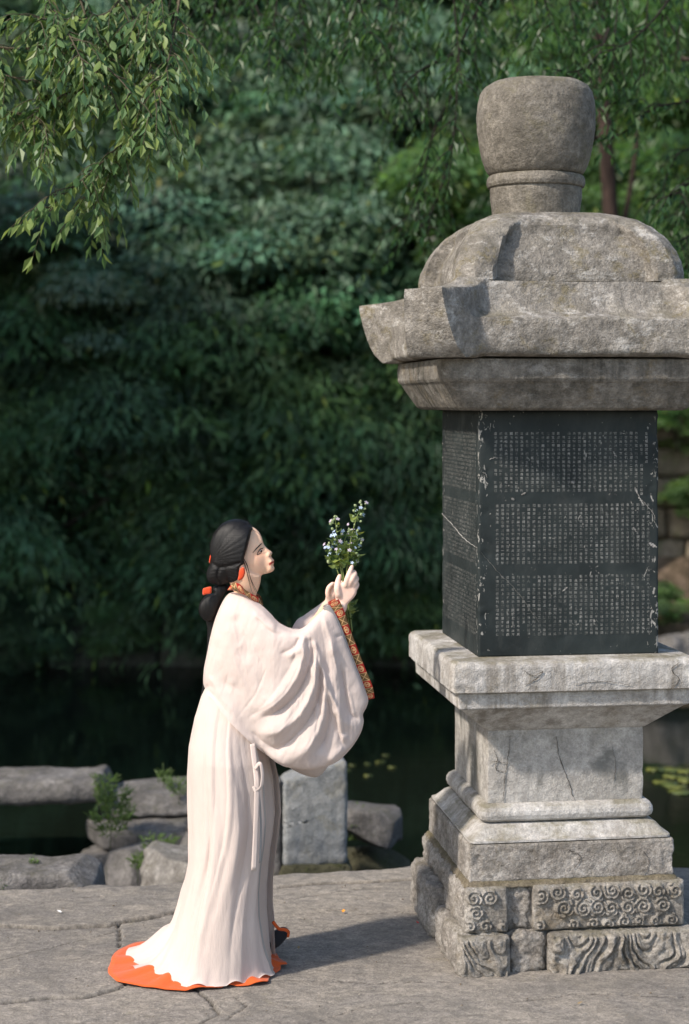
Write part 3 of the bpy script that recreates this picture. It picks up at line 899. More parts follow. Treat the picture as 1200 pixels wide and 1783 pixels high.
# ---- far bank and hillside
def hill_z(x, y):
    right = smooth01((x - 1.6) / 1.0)
    y0 = 16.45 - 1.6 * right
    base = np.where(y < y0, -0.9 + 0 * y, np.minimum(-0.35 + (y - y0) * 0.62, 0.15 + (y - y0) * 0.50))
    base = base * (1 - right) + right * np.where(y < y0, -0.9, np.where(y < y0 + 1.5, -0.55 + (y - y0) * 0.72, 1.7 + (y - y0 - 1.5) * 0.45))
    return base + 0.10 * fbm(np.stack([x * 0.9, y * 0.9, x * 0], -1), 420, 4)
hx = np.linspace(-26, 26, 180); hy = np.concatenate([np.arange(14.0, 20, 0.12), np.linspace(20, 60, 60)])
X, Y = np.meshgrid(hx, hy)
Zh = hill_z(X, Y)
N = Nodes("leaf litter soil")
o = N.obj()
c = N.ramp(N.noise(o, 2.5, 6, 0.7), [(0.35, (0.045, 0.036, 0.024)), (0.55, (0.10, 0.075, 0.05)), (0.72, (0.20, 0.145, 0.105))])
c = N.mix(N.ramp(N.noise(o, 14, 4, 0.7), [(0.5, 0.0), (0.7, 0.7)]), c, (0.26, 0.19, 0.145))
M_soil = N.done(N.bsdf(c, 0.95, 0.1, N.bump(N.noise(o, 20, 5, 0.7), 0.8, 0.05)))
hill = mk("hillside", np.stack([X.ravel(), Y.ravel(), Zh.ravel()], 1), grid_faces(len(hx), len(hy)), M_soil)
tag(hill, kind="structure")

# ---- low wall along the far water's edge, of separate panels
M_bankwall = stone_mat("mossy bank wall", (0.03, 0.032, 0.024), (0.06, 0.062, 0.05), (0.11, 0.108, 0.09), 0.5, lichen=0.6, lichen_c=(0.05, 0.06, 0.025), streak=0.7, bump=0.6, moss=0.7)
N = Nodes("faded red paint")
M_redpaint = N.done(N.bsdf(N.ramp(N.noise(N.obj(), 30, 4), [(0.4, (0.20, 0.02, 0.02)), (0.6, (0.34, 0.05, 0.05))]), 0.9))
bankwall = empty("bank_wall", (-2.5, 16.3, WZ))
tag(bankwall, "low mossy stone wall at the far water edge with faded red marks", "wall")
xw = -6.2
k = 0
r_ = random.Random(5)
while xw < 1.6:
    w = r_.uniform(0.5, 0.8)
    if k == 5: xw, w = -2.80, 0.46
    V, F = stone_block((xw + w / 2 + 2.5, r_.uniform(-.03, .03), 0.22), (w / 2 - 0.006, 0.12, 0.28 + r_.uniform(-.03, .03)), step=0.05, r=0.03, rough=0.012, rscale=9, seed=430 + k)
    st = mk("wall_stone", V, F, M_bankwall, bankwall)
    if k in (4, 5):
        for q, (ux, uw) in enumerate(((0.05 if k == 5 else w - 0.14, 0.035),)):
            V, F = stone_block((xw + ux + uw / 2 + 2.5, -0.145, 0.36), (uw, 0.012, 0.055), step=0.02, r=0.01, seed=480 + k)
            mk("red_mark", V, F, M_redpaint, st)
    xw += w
    k += 1

# ---- retaining wall of dressed blocks on the right
M_retain = stone_mat("pale retaining wall", (0.12, 0.10, 0.075), (0.20, 0.165, 0.125), (0.28, 0.235, 0.18), 0.4, lichen=0.9, lichen_c=(0.085, 0.115, 0.04), streak=0.6, streak_c=(0.07, 0.075, 0.04), bump=0.6, moss=0.4)
retain = empty("retaining_wall", (3.2, 16.4, 0.4))
tag(retain, "pale block retaining wall with moss streaks above the earth bank", "wall")
for j in range(5):
    xb = -1.0 - 0.2 * (j % 2)
    while xb < 3.4:
        w = r_.uniform(0.42, 0.62)
        V, F = stone_block((xb + w / 2, r_.uniform(-.02, .02), 0.13 + j * 0.29), (w / 2 - 0.008, 0.16, 0.138), step=0.06, r=0.03, rough=0.012, rscale=9, seed=500 + j * 20 + int(xb * 7))
        mk("wall_block", V, F, M_retain, retain)
        xb += w

# ---- rocks
M_rockgrey = stone_mat("grey pond rock", (0.085, 0.08, 0.075), (0.165, 0.155, 0.15), (0.27, 0.255, 0.245), 0.9, lichen=0.25, lichen_c=(0.07, 0.075, 0.03), streak=0.35, bump=0.9, grain=0.7, moss=0.15)
M_rockpale = stone_mat("pale pond rock", (0.14, 0.125, 0.11), (0.25, 0.235, 0.215), (0.40, 0.38, 0.36), 1.0, lichen=0.4, lichen_c=(0.09, 0.085, 0.04), white=0.4, streak=0.3, bump=0.9, grain=0.7, moss=0.2)
M_stele = stone_mat("bluish broken slab", (0.15, 0.16, 0.165), (0.25, 0.26, 0.265), (0.36, 0.36, 0.355), 1.2, lichen=0.35, lichen_c=(0.16, 0.14, 0.08), streak=0.75, streak_c=(0.10, 0.13, 0.17), white=0.3, bump=0.6)
M_moss = stone_mat("mossy stone foot", (0.035, 0.037, 0.02), (0.07, 0.068, 0.04), (0.12, 0.11, 0.07), 1.5, lichen=0.6, lichen_c=(0.06, 0.07, 0.02), bump=1.0)

def rock(name, label, c, h, rz=0.0, mat=None, seed=0, r=0.06, big=0.03, step=0.02, cat="rock", strata=0.0, group=None, facets=9):
    V, F = stone_block((0, 0, 0), h, step=step, r=r, chip=0.5, rough=0.010, rscale=13, seed=seed, big=big)
    rk = np.random.default_rng(seed)
    hm = np.array(h)
    for k in range(facets):
        nn = rk.normal(size=3) * np.array([1, 1, 0.55]); nn[2] = abs(nn[2]) if k % 3 else nn[2]
        nn /= np.linalg.norm(nn)
        lim = np.linalg.norm(nn * hm) * rk.uniform(0.80, 1.0)
        over = np.maximum(0, V @ nn - lim)
        V = V - over[:, None] * nn * 0.9
    V[:, 2] += big * 0.8 * fbm(V * np.array([3, 3, 1]) + seed, seed + 1, 3)
    if strata:
        s = np.sin((V[:, 2] + 0.02 * fbm(V * 6, seed + 2, 2)) * 2 * math.pi / strata)
        d = V.copy(); d[:, 2] = 0
        d /= np.linalg.norm(d, axis=1)[:, None] + 1e-9
        V += d * (0.008 * s)[:, None]
    o = mk(name, V, F, mat or M_rockgrey)
    o.location = c
    o.rotation_euler = (0, 0, rz)
    tag(o, label, cat, group)
    return o

rock("stone_bridge_slab", "long flat grey slab bridging the dark water beside the rocks", (-2.08, 9.35, -0.115), (0.82, 0.22, 0.062), 0.03, M_rockgrey, 601, 0.05, 0.02, cat="stone slab", facets=2)
rock("bridge_pier_rock", "dark rock carrying the end of the flat bridge slab", (-2.85, 9.5, -0.42), (0.3, 0.3, 0.2), 0.2, M_rockgrey, 602)
rock("stepping_rock", "topmost flat slab of the layered rocks at the end of the bridge slab", (-0.90, 9.50, -0.21), (0.40, 0.28, 0.055), 0.1, M_rockgrey, 603, 0.03, 0.015, facets=3)
rock("stepping_rock", "broad middle slab under the topmost of the layered rocks", (-0.93, 9.30, -0.33), (0.46, 0.34, 0.06), -0.06, M_rockgrey, 614, 0.03, 0.015, facets=3)
rock("stepping_rock", "lowest wet slab under the layered rocks, edging the dark water", (-0.96, 9.10, -0.46), (0.44, 0.34, 0.07), 0.05, M_rockgrey, 615, 0.03, 0.02, facets=3)
rock("stepping_rock", "small rounded rock with a grassy crevice in front of the layered rock", (-1.09, 8.75, -0.46), (0.15, 0.2, 0.19), 0.5, M_rockgrey, 604, 0.1, 0.04)
rock("stepping_rock", "pale rough faced rock between the small rounded rock and the platform", (-0.73, 8.22, -0.385), (0.24, 0.22, 0.20), -0.12, M_rockpale, 605, 0.03, 0.02, strata=0.09, facets=3)
rock("stepping_rock", "low grey ledge rock behind the broken upright slab", (-0.45, 9.0, -0.36), (0.36, 0.34, 0.16), 0.3, M_rockgrey, 606, 0.07, 0.03)
rock("pond_rock", "flat topped grey rock in the water beyond the broken upright slab", (0.13, 8.85, -0.20), (0.19, 0.20, 0.09), -0.15, M_rockgrey, 607, 0.07, 0.035)
rock("pond_rock", "dark wet rock under the flat topped grey rock", (0.16, 8.95, -0.52), (0.19, 0.2, 0.17), 0.2, M_moss, 608, 0.07, 0.035)
rock("edge_slab", "thick grey slab lying against the far platform edge", (-1.64, 7.36, -0.085), (0.64, 0.17, 0.075), 0.03, M_rockgrey, 609, 0.03, 0.012, 0.015, cat="stone slab", facets=2)
rock("stepping_rock", "low wet stone between the bridge slab and the small rounded rock", (-1.2, 9.1, -0.50), (0.2, 0.16, 0.1), 0.4, M_moss, 612, 0.06, 0.04)
rock("stepping_rock", "thin flat stone leaning on the layered rock beside the robe", (-0.62, 8.75, -0.30), (0.22, 0.17, 0.07), 0.25, M_rockgrey, 613, 0.04, 0.02)
rock("bank_rock", "dark rock at the foot of the pale retaining wall", (2.78, 14.45, -0.20), (0.36, 0.25, 0.22), 0.3, M_rockgrey, 611, 0.1, 0.06, 0.04)
# broken upright slab: dressed face, split side, mossy foot
up = empty("broken_slab", (-0.155, 8.3, WZ), rad(10))
tag(up, "upright broken grey blue stone slab with mossy foot behind the platform", "stone slab")
V, F = stone_block((0.0, 0, 0.50), (0.155, 0.11, 0.225), step=0.012, r=0.02, rough=0.006, seed=620)
V[:, 2] += np.where(V[:, 2] > 0.5, 0.05 * (V[:, 0] / 0.155) + 0.012 * fbm(V * 14, 621, 3), 0)
mk("slab_face", V, F, M_stele, up)
V, F = stone_block((-0.185, 0.03, 0.42), (0.026, 0.12, 0.27), step=0.012, r=0.012, rough=0.007, seed=622)
mk("split_layer", V, F, M_rockgrey, up)
V, F = stone_block((0.0, 0, 0.13), (0.175, 0.14, 0.16), step=0.015, r=0.04, rough=0.016, seed=623)
mk("mossy_foot", V, F, M_moss, up)

# ---- lily pads
N = Nodes("lily pad")
M_pad = N.done(N.bsdf(N.ramp(N.noise(N.obj(), 3, 2), [(0.35, (0.05, 0.075, 0.02)), (0.65, (0.13, 0.14, 0.03))]), 0.4, 0.4))
a = np.linspace(rad(15), rad(345), 22)
def pad_mesh():
    rr = 0.07 * (1 + 0.06 * np.cos(a * 5))
    top = np.stack([rr * np.cos(a), rr * np.sin(a), 0.006 + 0.004 * np.sin(a * 7)], 1)
    V = np.vstack([[0, 0, 0.004], top, [0, 0, -0.004], top - (0, 0, 0.005)])
    n = len(a); i = np.arange(n - 1)
    F = [np.stack([np.zeros(n - 1, int), 1 + i, 2 + i], 1), np.stack([np.full(n - 1, n + 1), n + 3 + i, n + 2 + i], 1), np.stack([1 + i, n + 2 + i, n + 3 + i, 2 + i], 1)]
    return mesh_data("lily_pad", V, F, M_pad)
pm = pad_mesh()
for k in range(22):
    px = r_.uniform(1110, 1290) if k < 13 else r_.uniform(600, 700)
    py = r_.choice((1342, 1352, 1362, 1372, 1378, 1355)) + r_.uniform(-5, 5) if k < 13 else r_.uniform(1315, 1375)
    g = ground_pt(px, py, WZ)
    o = link("lily_pad", pm)
    o.location = (g[0], g[1], WZ + 0.004)
    o.rotation_euler = (0, 0, r_.uniform(0, 6))
    s = r_.uniform(0.75, 1.3) if k < 13 else r_.uniform(0.3, 0.5)
    o.scale = (s, s, 1)
    tag(o, "small yellow green lily pad floating on the dark pond beside the monument" if k < 13 else "tiny dull leaf floating on dark pond near the upright slab", "lily pad" if k < 13 else "floating leaf", "lily pads on the pond" if k < 13 else "floating leaves")
# ---------------------------------------------------------------- foliage
def leaf_mat(name, base, var=0.35, trans=0.35, gloss=0.35, rough=0.5, tcol=None):
    N = Nodes(name)
    t = N.n('Attribute', attribute_name='tint').outputs['Color']
    c = N.mix(1.0, base, t, 'MULTIPLY')
    p = N.bsdf(c, rough, gloss)
    tr = N.n('BsdfTranslucent', {'Color': N.mix(1.0, tcol or tuple(min(1, x * 1.5) for x in base), t, 'MULTIPLY')}).outputs[0]
    m = N.n('MixShader', {0: trans, 1: p, 2: tr}).outputs[0]
    return N.done(m)

def bark_mat(name, a, b):
    N = Nodes(name)
    o = N.obj()
    n = N.noise(N.mapping(o, (14, 14, 3)), 1.0, 6, 0.7, 0.3)
    return N.done(N.bsdf(N.ramp(n, [(0.35, a), (0.65, b)]), 0.95, 0.1, N.bump(n, 0.9, 0.03)))
M_bark = bark_mat("dark bark", (0.03, 0.026, 0.022), (0.085, 0.07, 0.055))
M_barkred = bark_mat("reddish bark", (0.02, 0.015, 0.013), (0.062, 0.042, 0.035))

def leaves_mesh(pos, dirn, nrm, L, W, fold=0.12):
    """rhombus leaves, two triangles each: base, side, tip, side"""
    n = len(pos)
    dirn = dirn / (np.linalg.norm(dirn, axis=1)[:, None] + 1e-9)
    nrm = nrm - dirn * np.sum(nrm * dirn, 1)[:, None]
    nrm /= np.linalg.norm(nrm, axis=1)[:, None] + 1e-9
    s = np.cross(dirn, nrm)
    L = np.broadcast_to(L, (n,))[:, None]; W = np.broadcast_to(W, (n,))[:, None]
    b = pos
    m = pos + dirn * L * 0.45
    lft = m + s * W * 0.5 + nrm * W * fold
    rgt = m - s * W * 0.5 + nrm * W * fold
    tip = pos + dirn * L - nrm * L * 0.12
    V = np.stack([b, lft, tip, rgt], 1).reshape(-1, 3)
    i = np.arange(n) * 4
    F = np.concatenate([np.stack([i, i + 2, i + 1], 1), np.stack([i, i + 3, i + 2], 1)])
    return V, F

def crown_mesh(name, mat, radii, clumps, per, clump_r, flat, L, W, droop, seed, weep=0.0, tint=(1, 1, 1), tvar=0.25, shell=0.55, tiers=0):
    r = np.random.default_rng(seed)
    d = r.normal(size=(clumps, 3))
    d /= np.linalg.norm(d, axis=1)[:, None]
    d[:, 2] = np.where(d[:, 2] < -0.5, -d[:, 2], d[:, 2])
    rad_ = (shell + (1 - shell) * r.random(clumps) ** 0.6)
    rad_ *= 1 + 0.22 * fbm(d * 2.1 + seed, seed, 2)
    C = d * rad_[:, None] * np.array(radii)
    if tiers:
        C[:, 2] = np.round(C[:, 2] / tiers) * tiers + r.normal(size=clumps) * tiers * 0.12
    cs = clump_r * r.uniform(0.55, 1.35, clumps)
    k = np.repeat(np.arange(clumps), per)
    off = r.normal(size=(len(k), 3)) * np.array([1, 1, flat]) * 0.55
    if weep:      # hanging sprays: leaves strung along arcs that fall outwards
        t = r.random(len(k))
        ang = r.integers(0, 7, len(k)) * 0.9 + C[k, 0] * 3
        off = np.stack([np.cos(ang) * t * 0.9, np.sin(ang) * t * 0.9, 0.25 * t - weep * t ** 2 * 1.5], 1) + r.normal(size=(len(k), 3)) * 0.09
    p = C[k] + off * cs[k][:, None]
    out = off * np.array([1, 1, 0.3]) + 0.35 * d[k]
    dirn = out + r.normal(size=out.shape) * 0.45
    dirn /= np.linalg.norm(dirn, axis=1)[:, None]
    dirn[:, 2] -= droop
    nrm = r.normal(size=out.shape) * 0.45 + np.array([0, 0, 1.0])
    sz = r.uniform(0.65, 1.25, len(k))
    V, F = leaves_mesh(p, dirn, nrm, L * sz, W * sz)
    me = mesh_data(name, V, F, mat, False)
    ct = np.clip(1 + tvar * r.normal(size=(clumps, 1)), 0.5, 1.7) * np.array(tint) * (1 + 0.10 * r.normal(size=(clumps, 3)) * np.array([1, 0.4, 0.8]))
    lt = ct[k] * np.clip(1 + 0.16 * r.normal(size=(len(k), 1)), 0.6, 1.5)
    yel = (r.random(len(k)) < 0.015)
    lt[yel] = lt[yel] * np.array([2.6, 1.7, 0.7])
    col_attr(me, 'tint', np.repeat(np.clip(lt, 0.05, 3), 4, axis=0))
    return me

def trunk_mesh(name, mat, height, r0, limbs, seed, spread=1.0, lean=0.1):
    r = random.Random(seed)
    parts = []
    top = np.array([r.uniform(-1, 1) * lean * height, r.uniform(-1, 1) * lean * height, height])
    path = spline([(0, 0, -0.3), tuple(top * 0.3 + np.array([r.uniform(-.05, .05) * height, 0, 0])), tuple(top * 0.65), tuple(top)], 14)
    parts.append(tube(path, np.linspace(r0 * 1.15, r0 * 0.3, 14), 9))
    for k in range(limbs):
        i = r.randint(5, 12)
        a = r.uniform(0, 6.28)
        L = spread * r.uniform(0.5, 1.0)
        b = path[i]
        e = b + np.array([math.cos(a) * L, math.sin(a) * L, L * r.uniform(0.2, 0.7)])
        mid = (b + e) / 2 + np.array([0, 0, -0.08 * L])
        parts.append(tube(spline([b, mid, e], 8), np.linspace(r0 * 0.42, r0 * 0.1, 8), 6))
    V, F = merge(parts)
    return mesh_data(name, V, F, mat)

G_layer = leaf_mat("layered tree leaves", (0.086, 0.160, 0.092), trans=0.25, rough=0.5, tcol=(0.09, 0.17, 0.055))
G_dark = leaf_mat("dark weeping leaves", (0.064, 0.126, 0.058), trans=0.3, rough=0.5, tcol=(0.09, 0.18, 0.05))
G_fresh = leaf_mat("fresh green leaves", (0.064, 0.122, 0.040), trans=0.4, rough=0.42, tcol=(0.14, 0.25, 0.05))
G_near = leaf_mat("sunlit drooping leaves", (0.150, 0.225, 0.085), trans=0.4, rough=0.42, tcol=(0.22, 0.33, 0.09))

def mound_crown(name, mat, radii, mounds, per, m_r, flat, L, W, seed, tvar=0.28, tint=(1, 1, 1), droop=0.5):
    """a crown of separate leafy mounds: leaves shingled over the upper shell of each"""
    r = np.random.default_rng(seed)
    d = r.normal(size=(mounds, 3)); d /= np.linalg.norm(d, axis=1)[:, None]
    d[:, 2] = np.abs(d[:, 2]) * np.where(r.random(mounds) < 0.3, -0.7, 1)
    C = d * (r.uniform(0.45, 1.0, mounds) ** 0.7)[:, None] * np.array(radii)
    ms = m_r * r.uniform(0.6, 1.35, mounds)
    n_per = np.maximum(60, (per * (ms / m_r) ** 2).astype(int))
    k = np.repeat(np.arange(mounds), n_per)
    n = len(k)
    e = r.normal(size=(n, 3)); e[:, 2] = np.abs(e[:, 2]) - 0.25
    e /= np.linalg.norm(e, axis=1)[:, None]
    lump = 1 + 0.28 * fbm(e * 2.3 + C[k] * 3.1, seed, 2)
    rr_ = r.uniform(0.62, 1.0, n) * lump
    off = e * rr_[:, None] * np.array([1, 1, flat])
    p = C[k] + off * ms[k][:, None]
    dirn = e * np.array([1, 1, 0.15]) + r.normal(size=(n, 3)) * 0.4
    dirn[:, 2] -= droop
    nrm = e * np.array([0.6, 0.6, 1]) + np.array([0, 0, 0.6]) + r.normal(size=(n, 3)) * 0.35
    sz = r.uniform(0.6, 1.3, n)
    V, F = leaves_mesh(p, dirn, nrm, L * sz, W * sz)
    me = mesh_data(name, V, F, mat, False)
    ct = np.clip(1 + tvar * r.normal(size=(mounds, 1)), 0.45, 1.8) * np.array(tint) * (1 + 0.10 * r.normal(size=(mounds, 3)) * np.array([1, 0.4, 0.8]))
    lt = ct[k] * np.clip(1 + 0.18 * r.normal(size=(n, 1)), 0.6, 1.6)
    yel = r.random(n) < 0.012
    lt[yel] = lt[yel] * np.array([2.4, 1.6, 0.7])
    col_attr(me, 'tint', np.repeat(np.clip(lt, 0.05, 3), 4, axis=0))
    return me
layer_crowns = [mound_crown("crown", G_layer, (1.45, 1.25, 1.0), 32, 420, 0.50, 0.60, 0.115, 0.05, 700 + k, tvar=0.22) for k in range(3)]
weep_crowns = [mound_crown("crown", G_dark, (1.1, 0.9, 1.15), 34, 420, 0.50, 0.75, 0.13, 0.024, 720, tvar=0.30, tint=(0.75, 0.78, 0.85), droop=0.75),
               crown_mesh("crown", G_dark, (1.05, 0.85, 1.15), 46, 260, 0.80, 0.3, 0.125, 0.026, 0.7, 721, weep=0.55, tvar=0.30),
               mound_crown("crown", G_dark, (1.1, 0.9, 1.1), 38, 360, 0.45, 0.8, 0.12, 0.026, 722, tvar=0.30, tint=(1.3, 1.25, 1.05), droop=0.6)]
fresh_crowns = [mound_crown("crown", G_fresh, (1.3, 1.1, 1.1), 34, 330, 0.45, 0.6, 0.10, 0.045, 740 + k, tvar=0.32) for k in range(2)]
trunks = [trunk_mesh("trunk", M_bark, 2.2, 0.09, 6, 760 + k, 1.0) for k in range(3)]

def plant_tree(name, label, cat, group, crown, trunk, loc, s, rz, lift=1.6, tr_s=None):
    root = empty(name, loc, rz)
    root.scale = (s[0], s[1], s[2])
    tag(root, label, cat, group)
    c = link("crown", crown, root)
    c.location = (0, 0, lift)
    c["kind"] = "stuff"
    t = link("trunk", trunk, root)
    t.scale = tr_s or (1, 1, lift / 2.0)
    return root

r_ = random.Random(21)
def at(px, py, d):
    return ((px - 600) / 3000 * d, d, H - (py - 700) / 3000 * d)

# dark weeping shrubs along the far bank, hanging to the water
WEEP = [(-120, 960, 16.6, 1.05), (50, 890, 16.5, 1.0), (40, 790, 17.2, 1.2), (215, 800, 16.8, 1.1), (345, 985, 16.5, 0.85), (410, 780, 17.2, 1.3), (300, 700, 17.8, 1.3), (520, 930, 16.7, 1.15),
        (600, 760, 17.4, 1.25), (690, 960, 16.5, 1.05), (745, 830, 17.0, 1.0), (830, 960, 16.8, 1.1), (830, 720, 17.6, 1.2), (150, 690, 18.0, 1.3), (-60, 730, 17.8, 1.2), (470, 1080, 16.35, 0.62), (610, 1060, 16.4, 0.7), (1020, 900, 17.4, 1.2), (20, 1130, 15.95, 0.42), (60, 1085, 16.1, 0.36), (205, 1100, 16.05, 0.30), (400, 1085, 16.1, 0.5), (545, 1110, 16.05, 0.36), (690, 1085, 16.1, 0.5), (-30, 1060, 16.15, 0.5)]
WEEP_L = ["weeping shrub at the left end of the far bank wall", "weeping shrub drooping over the red marked bank wall", "taller weeping shrub standing behind the red marked bank wall", "weeping shrub above the wall panel next to the red marks", "low weeping shrub directly behind the bun of black hair",
          "broad weeping shrub above and behind the black haired head", "high weeping shrub under the layered trees, up the slope behind the head", "weeping shrub seen between the face and the flowers", "large weeping shrub above the flower tops", "weeping shrub just behind the raised flowers",
          "weeping shrub rising beside the inscribed block's left edge", "weeping shrub hidden behind the inscribed block", "weeping shrub behind the capital of the monument", "weeping shrub under the tips of the overhanging branch", "outermost weeping shrub up the slope beyond the bridge slab",
          "small weeping shrub touching the water behind the shoulder", "small weeping shrub touching the water behind the wide sleeve", "weeping shrub behind the monument beside the retaining wall", "tiny bright bush at the water edge beyond the bridge slab", "low bush beside the red marks on the bank wall", "smallest bush on the bank wall between its two bare panels", "low bush at the water edge behind the bun of hair", "little bush at the water edge behind the raised sleeve", "low bush at the water edge between flowers and monument", "low bush at the left end of the bank wall"]
for k, (px, py, d, s) in enumerate(WEEP):
    x, y, z = at(px, py, d)
    gz = float(hill_z(np.array([x]), np.array([y]))[0])
    gz = max(gz, -0.4)
    lift = max(0.35, (z - gz) / s)
    plant_tree("weeping_shrub", WEEP_L[k] if k < len(WEEP_L) else "dark green weeping shrub with fine drooping leaves on the far bank", "shrub", "weeping shrubs on the far bank",
               weep_crowns[k % 3], trunks[k % 3], (x, y, gz), (s, s, s), r_.uniform(0, 6.28), lift)
# layered trees up the slope
LAYER = [(40, 560, 17.6, 1.0), (-60, 420, 19.0, 1.2), (160, 480, 18.2, 1.1), (250, 620, 17.2, 0.9), (330, 470, 19.0, 1.25), (470, 560, 17.9, 1.05), (560, 470, 18.6, 1.1), (650, 590, 17.4, 0.9), (420, 350, 21.0, 1.35),
         (560, 330, 20.5, 1.2), (690, 420, 19.2, 1.15), (250, 300, 21.5, 1.4), (90, 250, 22.5, 1.5), (430, 210, 23.5, 1.5), (610, 200, 23.0, 1.4), (300, 130, 25.0, 1.7), (120, 60, 26.0, 1.8), (520, 60, 27.0, 1.8), (720, 270, 21.5, 1.3),
         (800, 520, 18.4, 1.0), (700, 90, 26.0, 1.6), (-40, 120, 25.0, 1.6)]
LAYER_L = ["layered tree low on the slope beyond the bridge slab", "layered tree behind the tips of the overhanging branch", "layered tree just below the drooping tips of the overhanging branch", "lowest layered tree hanging over the weeping shrubs behind the head", "layered tree up the slope straight above the black haired head",
           "layered tree spreading over the weeping shrubs above the face", "layered tree above the flowers and left of the roof spur", "layered tree touching the left roof spur of the monument from behind", "tall layered tree on the mid slope above the head", "layered tree on the mid slope above the flowers",
           "layered tree behind the hanging twigs left of the finial", "layered tree behind the lower right of the overhanging branch", "layered tree mostly hidden behind the overhanging branch", "layered tree below the hillside pavilion", "layered tree beside the hillside pavilion", "high layered tree right of the overhanging branch",
           "highest layered tree behind the overhanging branch", "layered tree above the hillside pavilion", "layered tree behind the hanging twigs at the finial's left", "layered tree behind the dome of the monument roof", "high layered tree under the dark boughs left of the finial", "outermost layered tree high behind the overhanging branch"]
for k, (px, py, d, s) in enumerate(LAYER):
    x, y, z = at(px, py, d)
    gz = float(hill_z(np.array([x]), np.array([y]))[0])
    lift = max(0.5, (z - gz) / s)
    plant_tree("layered_tree", LAYER_L[k], "tree", "layered trees on the hillside",
               layer_crowns[k % 3], trunks[(k + 1) % 3], (x, y, gz), (s, s, s), r_.uniform(0, 6.28), lift)
# greener trees behind the monument, right
FRESH = [(880, 420, 18.0, 1.1), (1010, 560, 17.0, 1.0), (1150, 640, 17.6, 1.0), (1120, 420, 19.0, 1.2), (960, 200, 23.0, 1.5), (1250, 300, 21.0, 1.4), (840, 60, 27.0, 1.8), (1090, 40, 28.0, 1.9), (1260, 120, 25.0, 1.7), (1260, 520, 18.0, 1.2), (900, 620, 17.4, 1.0), (1190, 760, 17.3, 0.45)]
FRESH_L = ["fresh green tree behind the left side of the roof dome", "fresh green tree hidden behind the roof of the monument", "fresh green tree above the retaining wall beside the capital", "fresh green tree just right of the roof dome", "fresh green tree behind the round finial", "fresh green tree beyond the slim reddish trunk", "high green tree above the finial's left shoulder", "high green tree above the round finial",
           "high green tree above the slim reddish trunk", "fresh green tree standing behind the retaining wall's far end", "fresh green tree behind the capital of the monument", "small green tree on top of the retaining wall"]
for k, (px, py, d, s) in enumerate(FRESH):
    x, y, z = at(px, py, d)
    gz = float(hill_z(np.array([x]), np.array([y]))[0])
    lift = max(0.4, (z - gz) / s)
    plant_tree("leafy_tree", FRESH_L[k], "tree", "leafy trees behind the monument",
               fresh_crowns[k % 2], trunks[k % 3], (x, y, gz), (s, s, s), r_.uniform(0, 6.28), lift)
# backmost belt
for k in range(16):
    px = -250 + k * 112
    d = 31 + (k % 3) * 2.5
    x, y, z = at(px, -60 + (k % 4) * 60, d)
    gz = float(hill_z(np.array([x]), np.array([y]))[0])
    if k % 3 == 2: continue
    plant_tree("ridge_tree", "large dark tree closing the top of the hillside behind all the others", "tree", "trees along the hilltop", (layer_crowns + fresh_crowns)[k % 5], trunks[k % 3], (x, y, gz - 0.5), (2.3, 2.3, 2.6), r_.uniform(0, 6.28), max(0.8, (z - gz) / 2.5))
# trees on the left bank, added out of frame to keep the far bank in shade
for k, (x, y, top, s) in enumerate([(-8.5, 11.0, 7.0, 2.6), (-11.5, 9.0, 8.4, 2.8), (-7.0, 12.6, 5.4, 2.2)]):
    plant_tree("shade_tree", "tall broad unseen tree left of the pond, added to shade the far bank", "tree", "unseen shade trees left of the pond", layer_crowns[k % 3], trunks[k % 3], (x, y, -0.4), (s, s, s), k * 1.3, top / s, (1.6, 1.6, top / s / 2.0))
lb = mk("left_bank", np.array([(-30, 5.0, -0.3), (-5.2, 7.0, -0.45), (-5.0, 11, -0.45), (-6, 17, -0.4), (-30, 20, 0.5)]), [np.array([[0, 1, 2]]), np.array([[0, 2, 3]]), np.array([[0, 3, 4]])], M_soil)
tag(lb, kind="structure")

# ---- leafy branches hanging into the picture
def leaf_shape(name, mat, L, W, tint):
    """a pointed leaf of 8 quads, folded along its midrib and curling"""
    n = 5
    t = np.linspace(0, 1, n)
    w = W / 2 * np.sin(np.pi * t ** 0.8) ** 0.85
    w[0] = W * 0.02; w[-1] = 0.0005
    y = -0.10 * L * t ** 2
    mid = np.stack([t * L, 0 * t, y], 1)
    l = mid + np.stack([0 * t, w, 0.22 * w], 1)
    r = mid + np.stack([0 * t, -w, 0.22 * w], 1)
    V = np.concatenate([l, mid, r])
    me = mesh_data(name, V, grid_faces(n, 3), mat)
    col_attr(me, 'tint', np.broadcast_to(np.array(tint), (len(V), 3)))
    return me

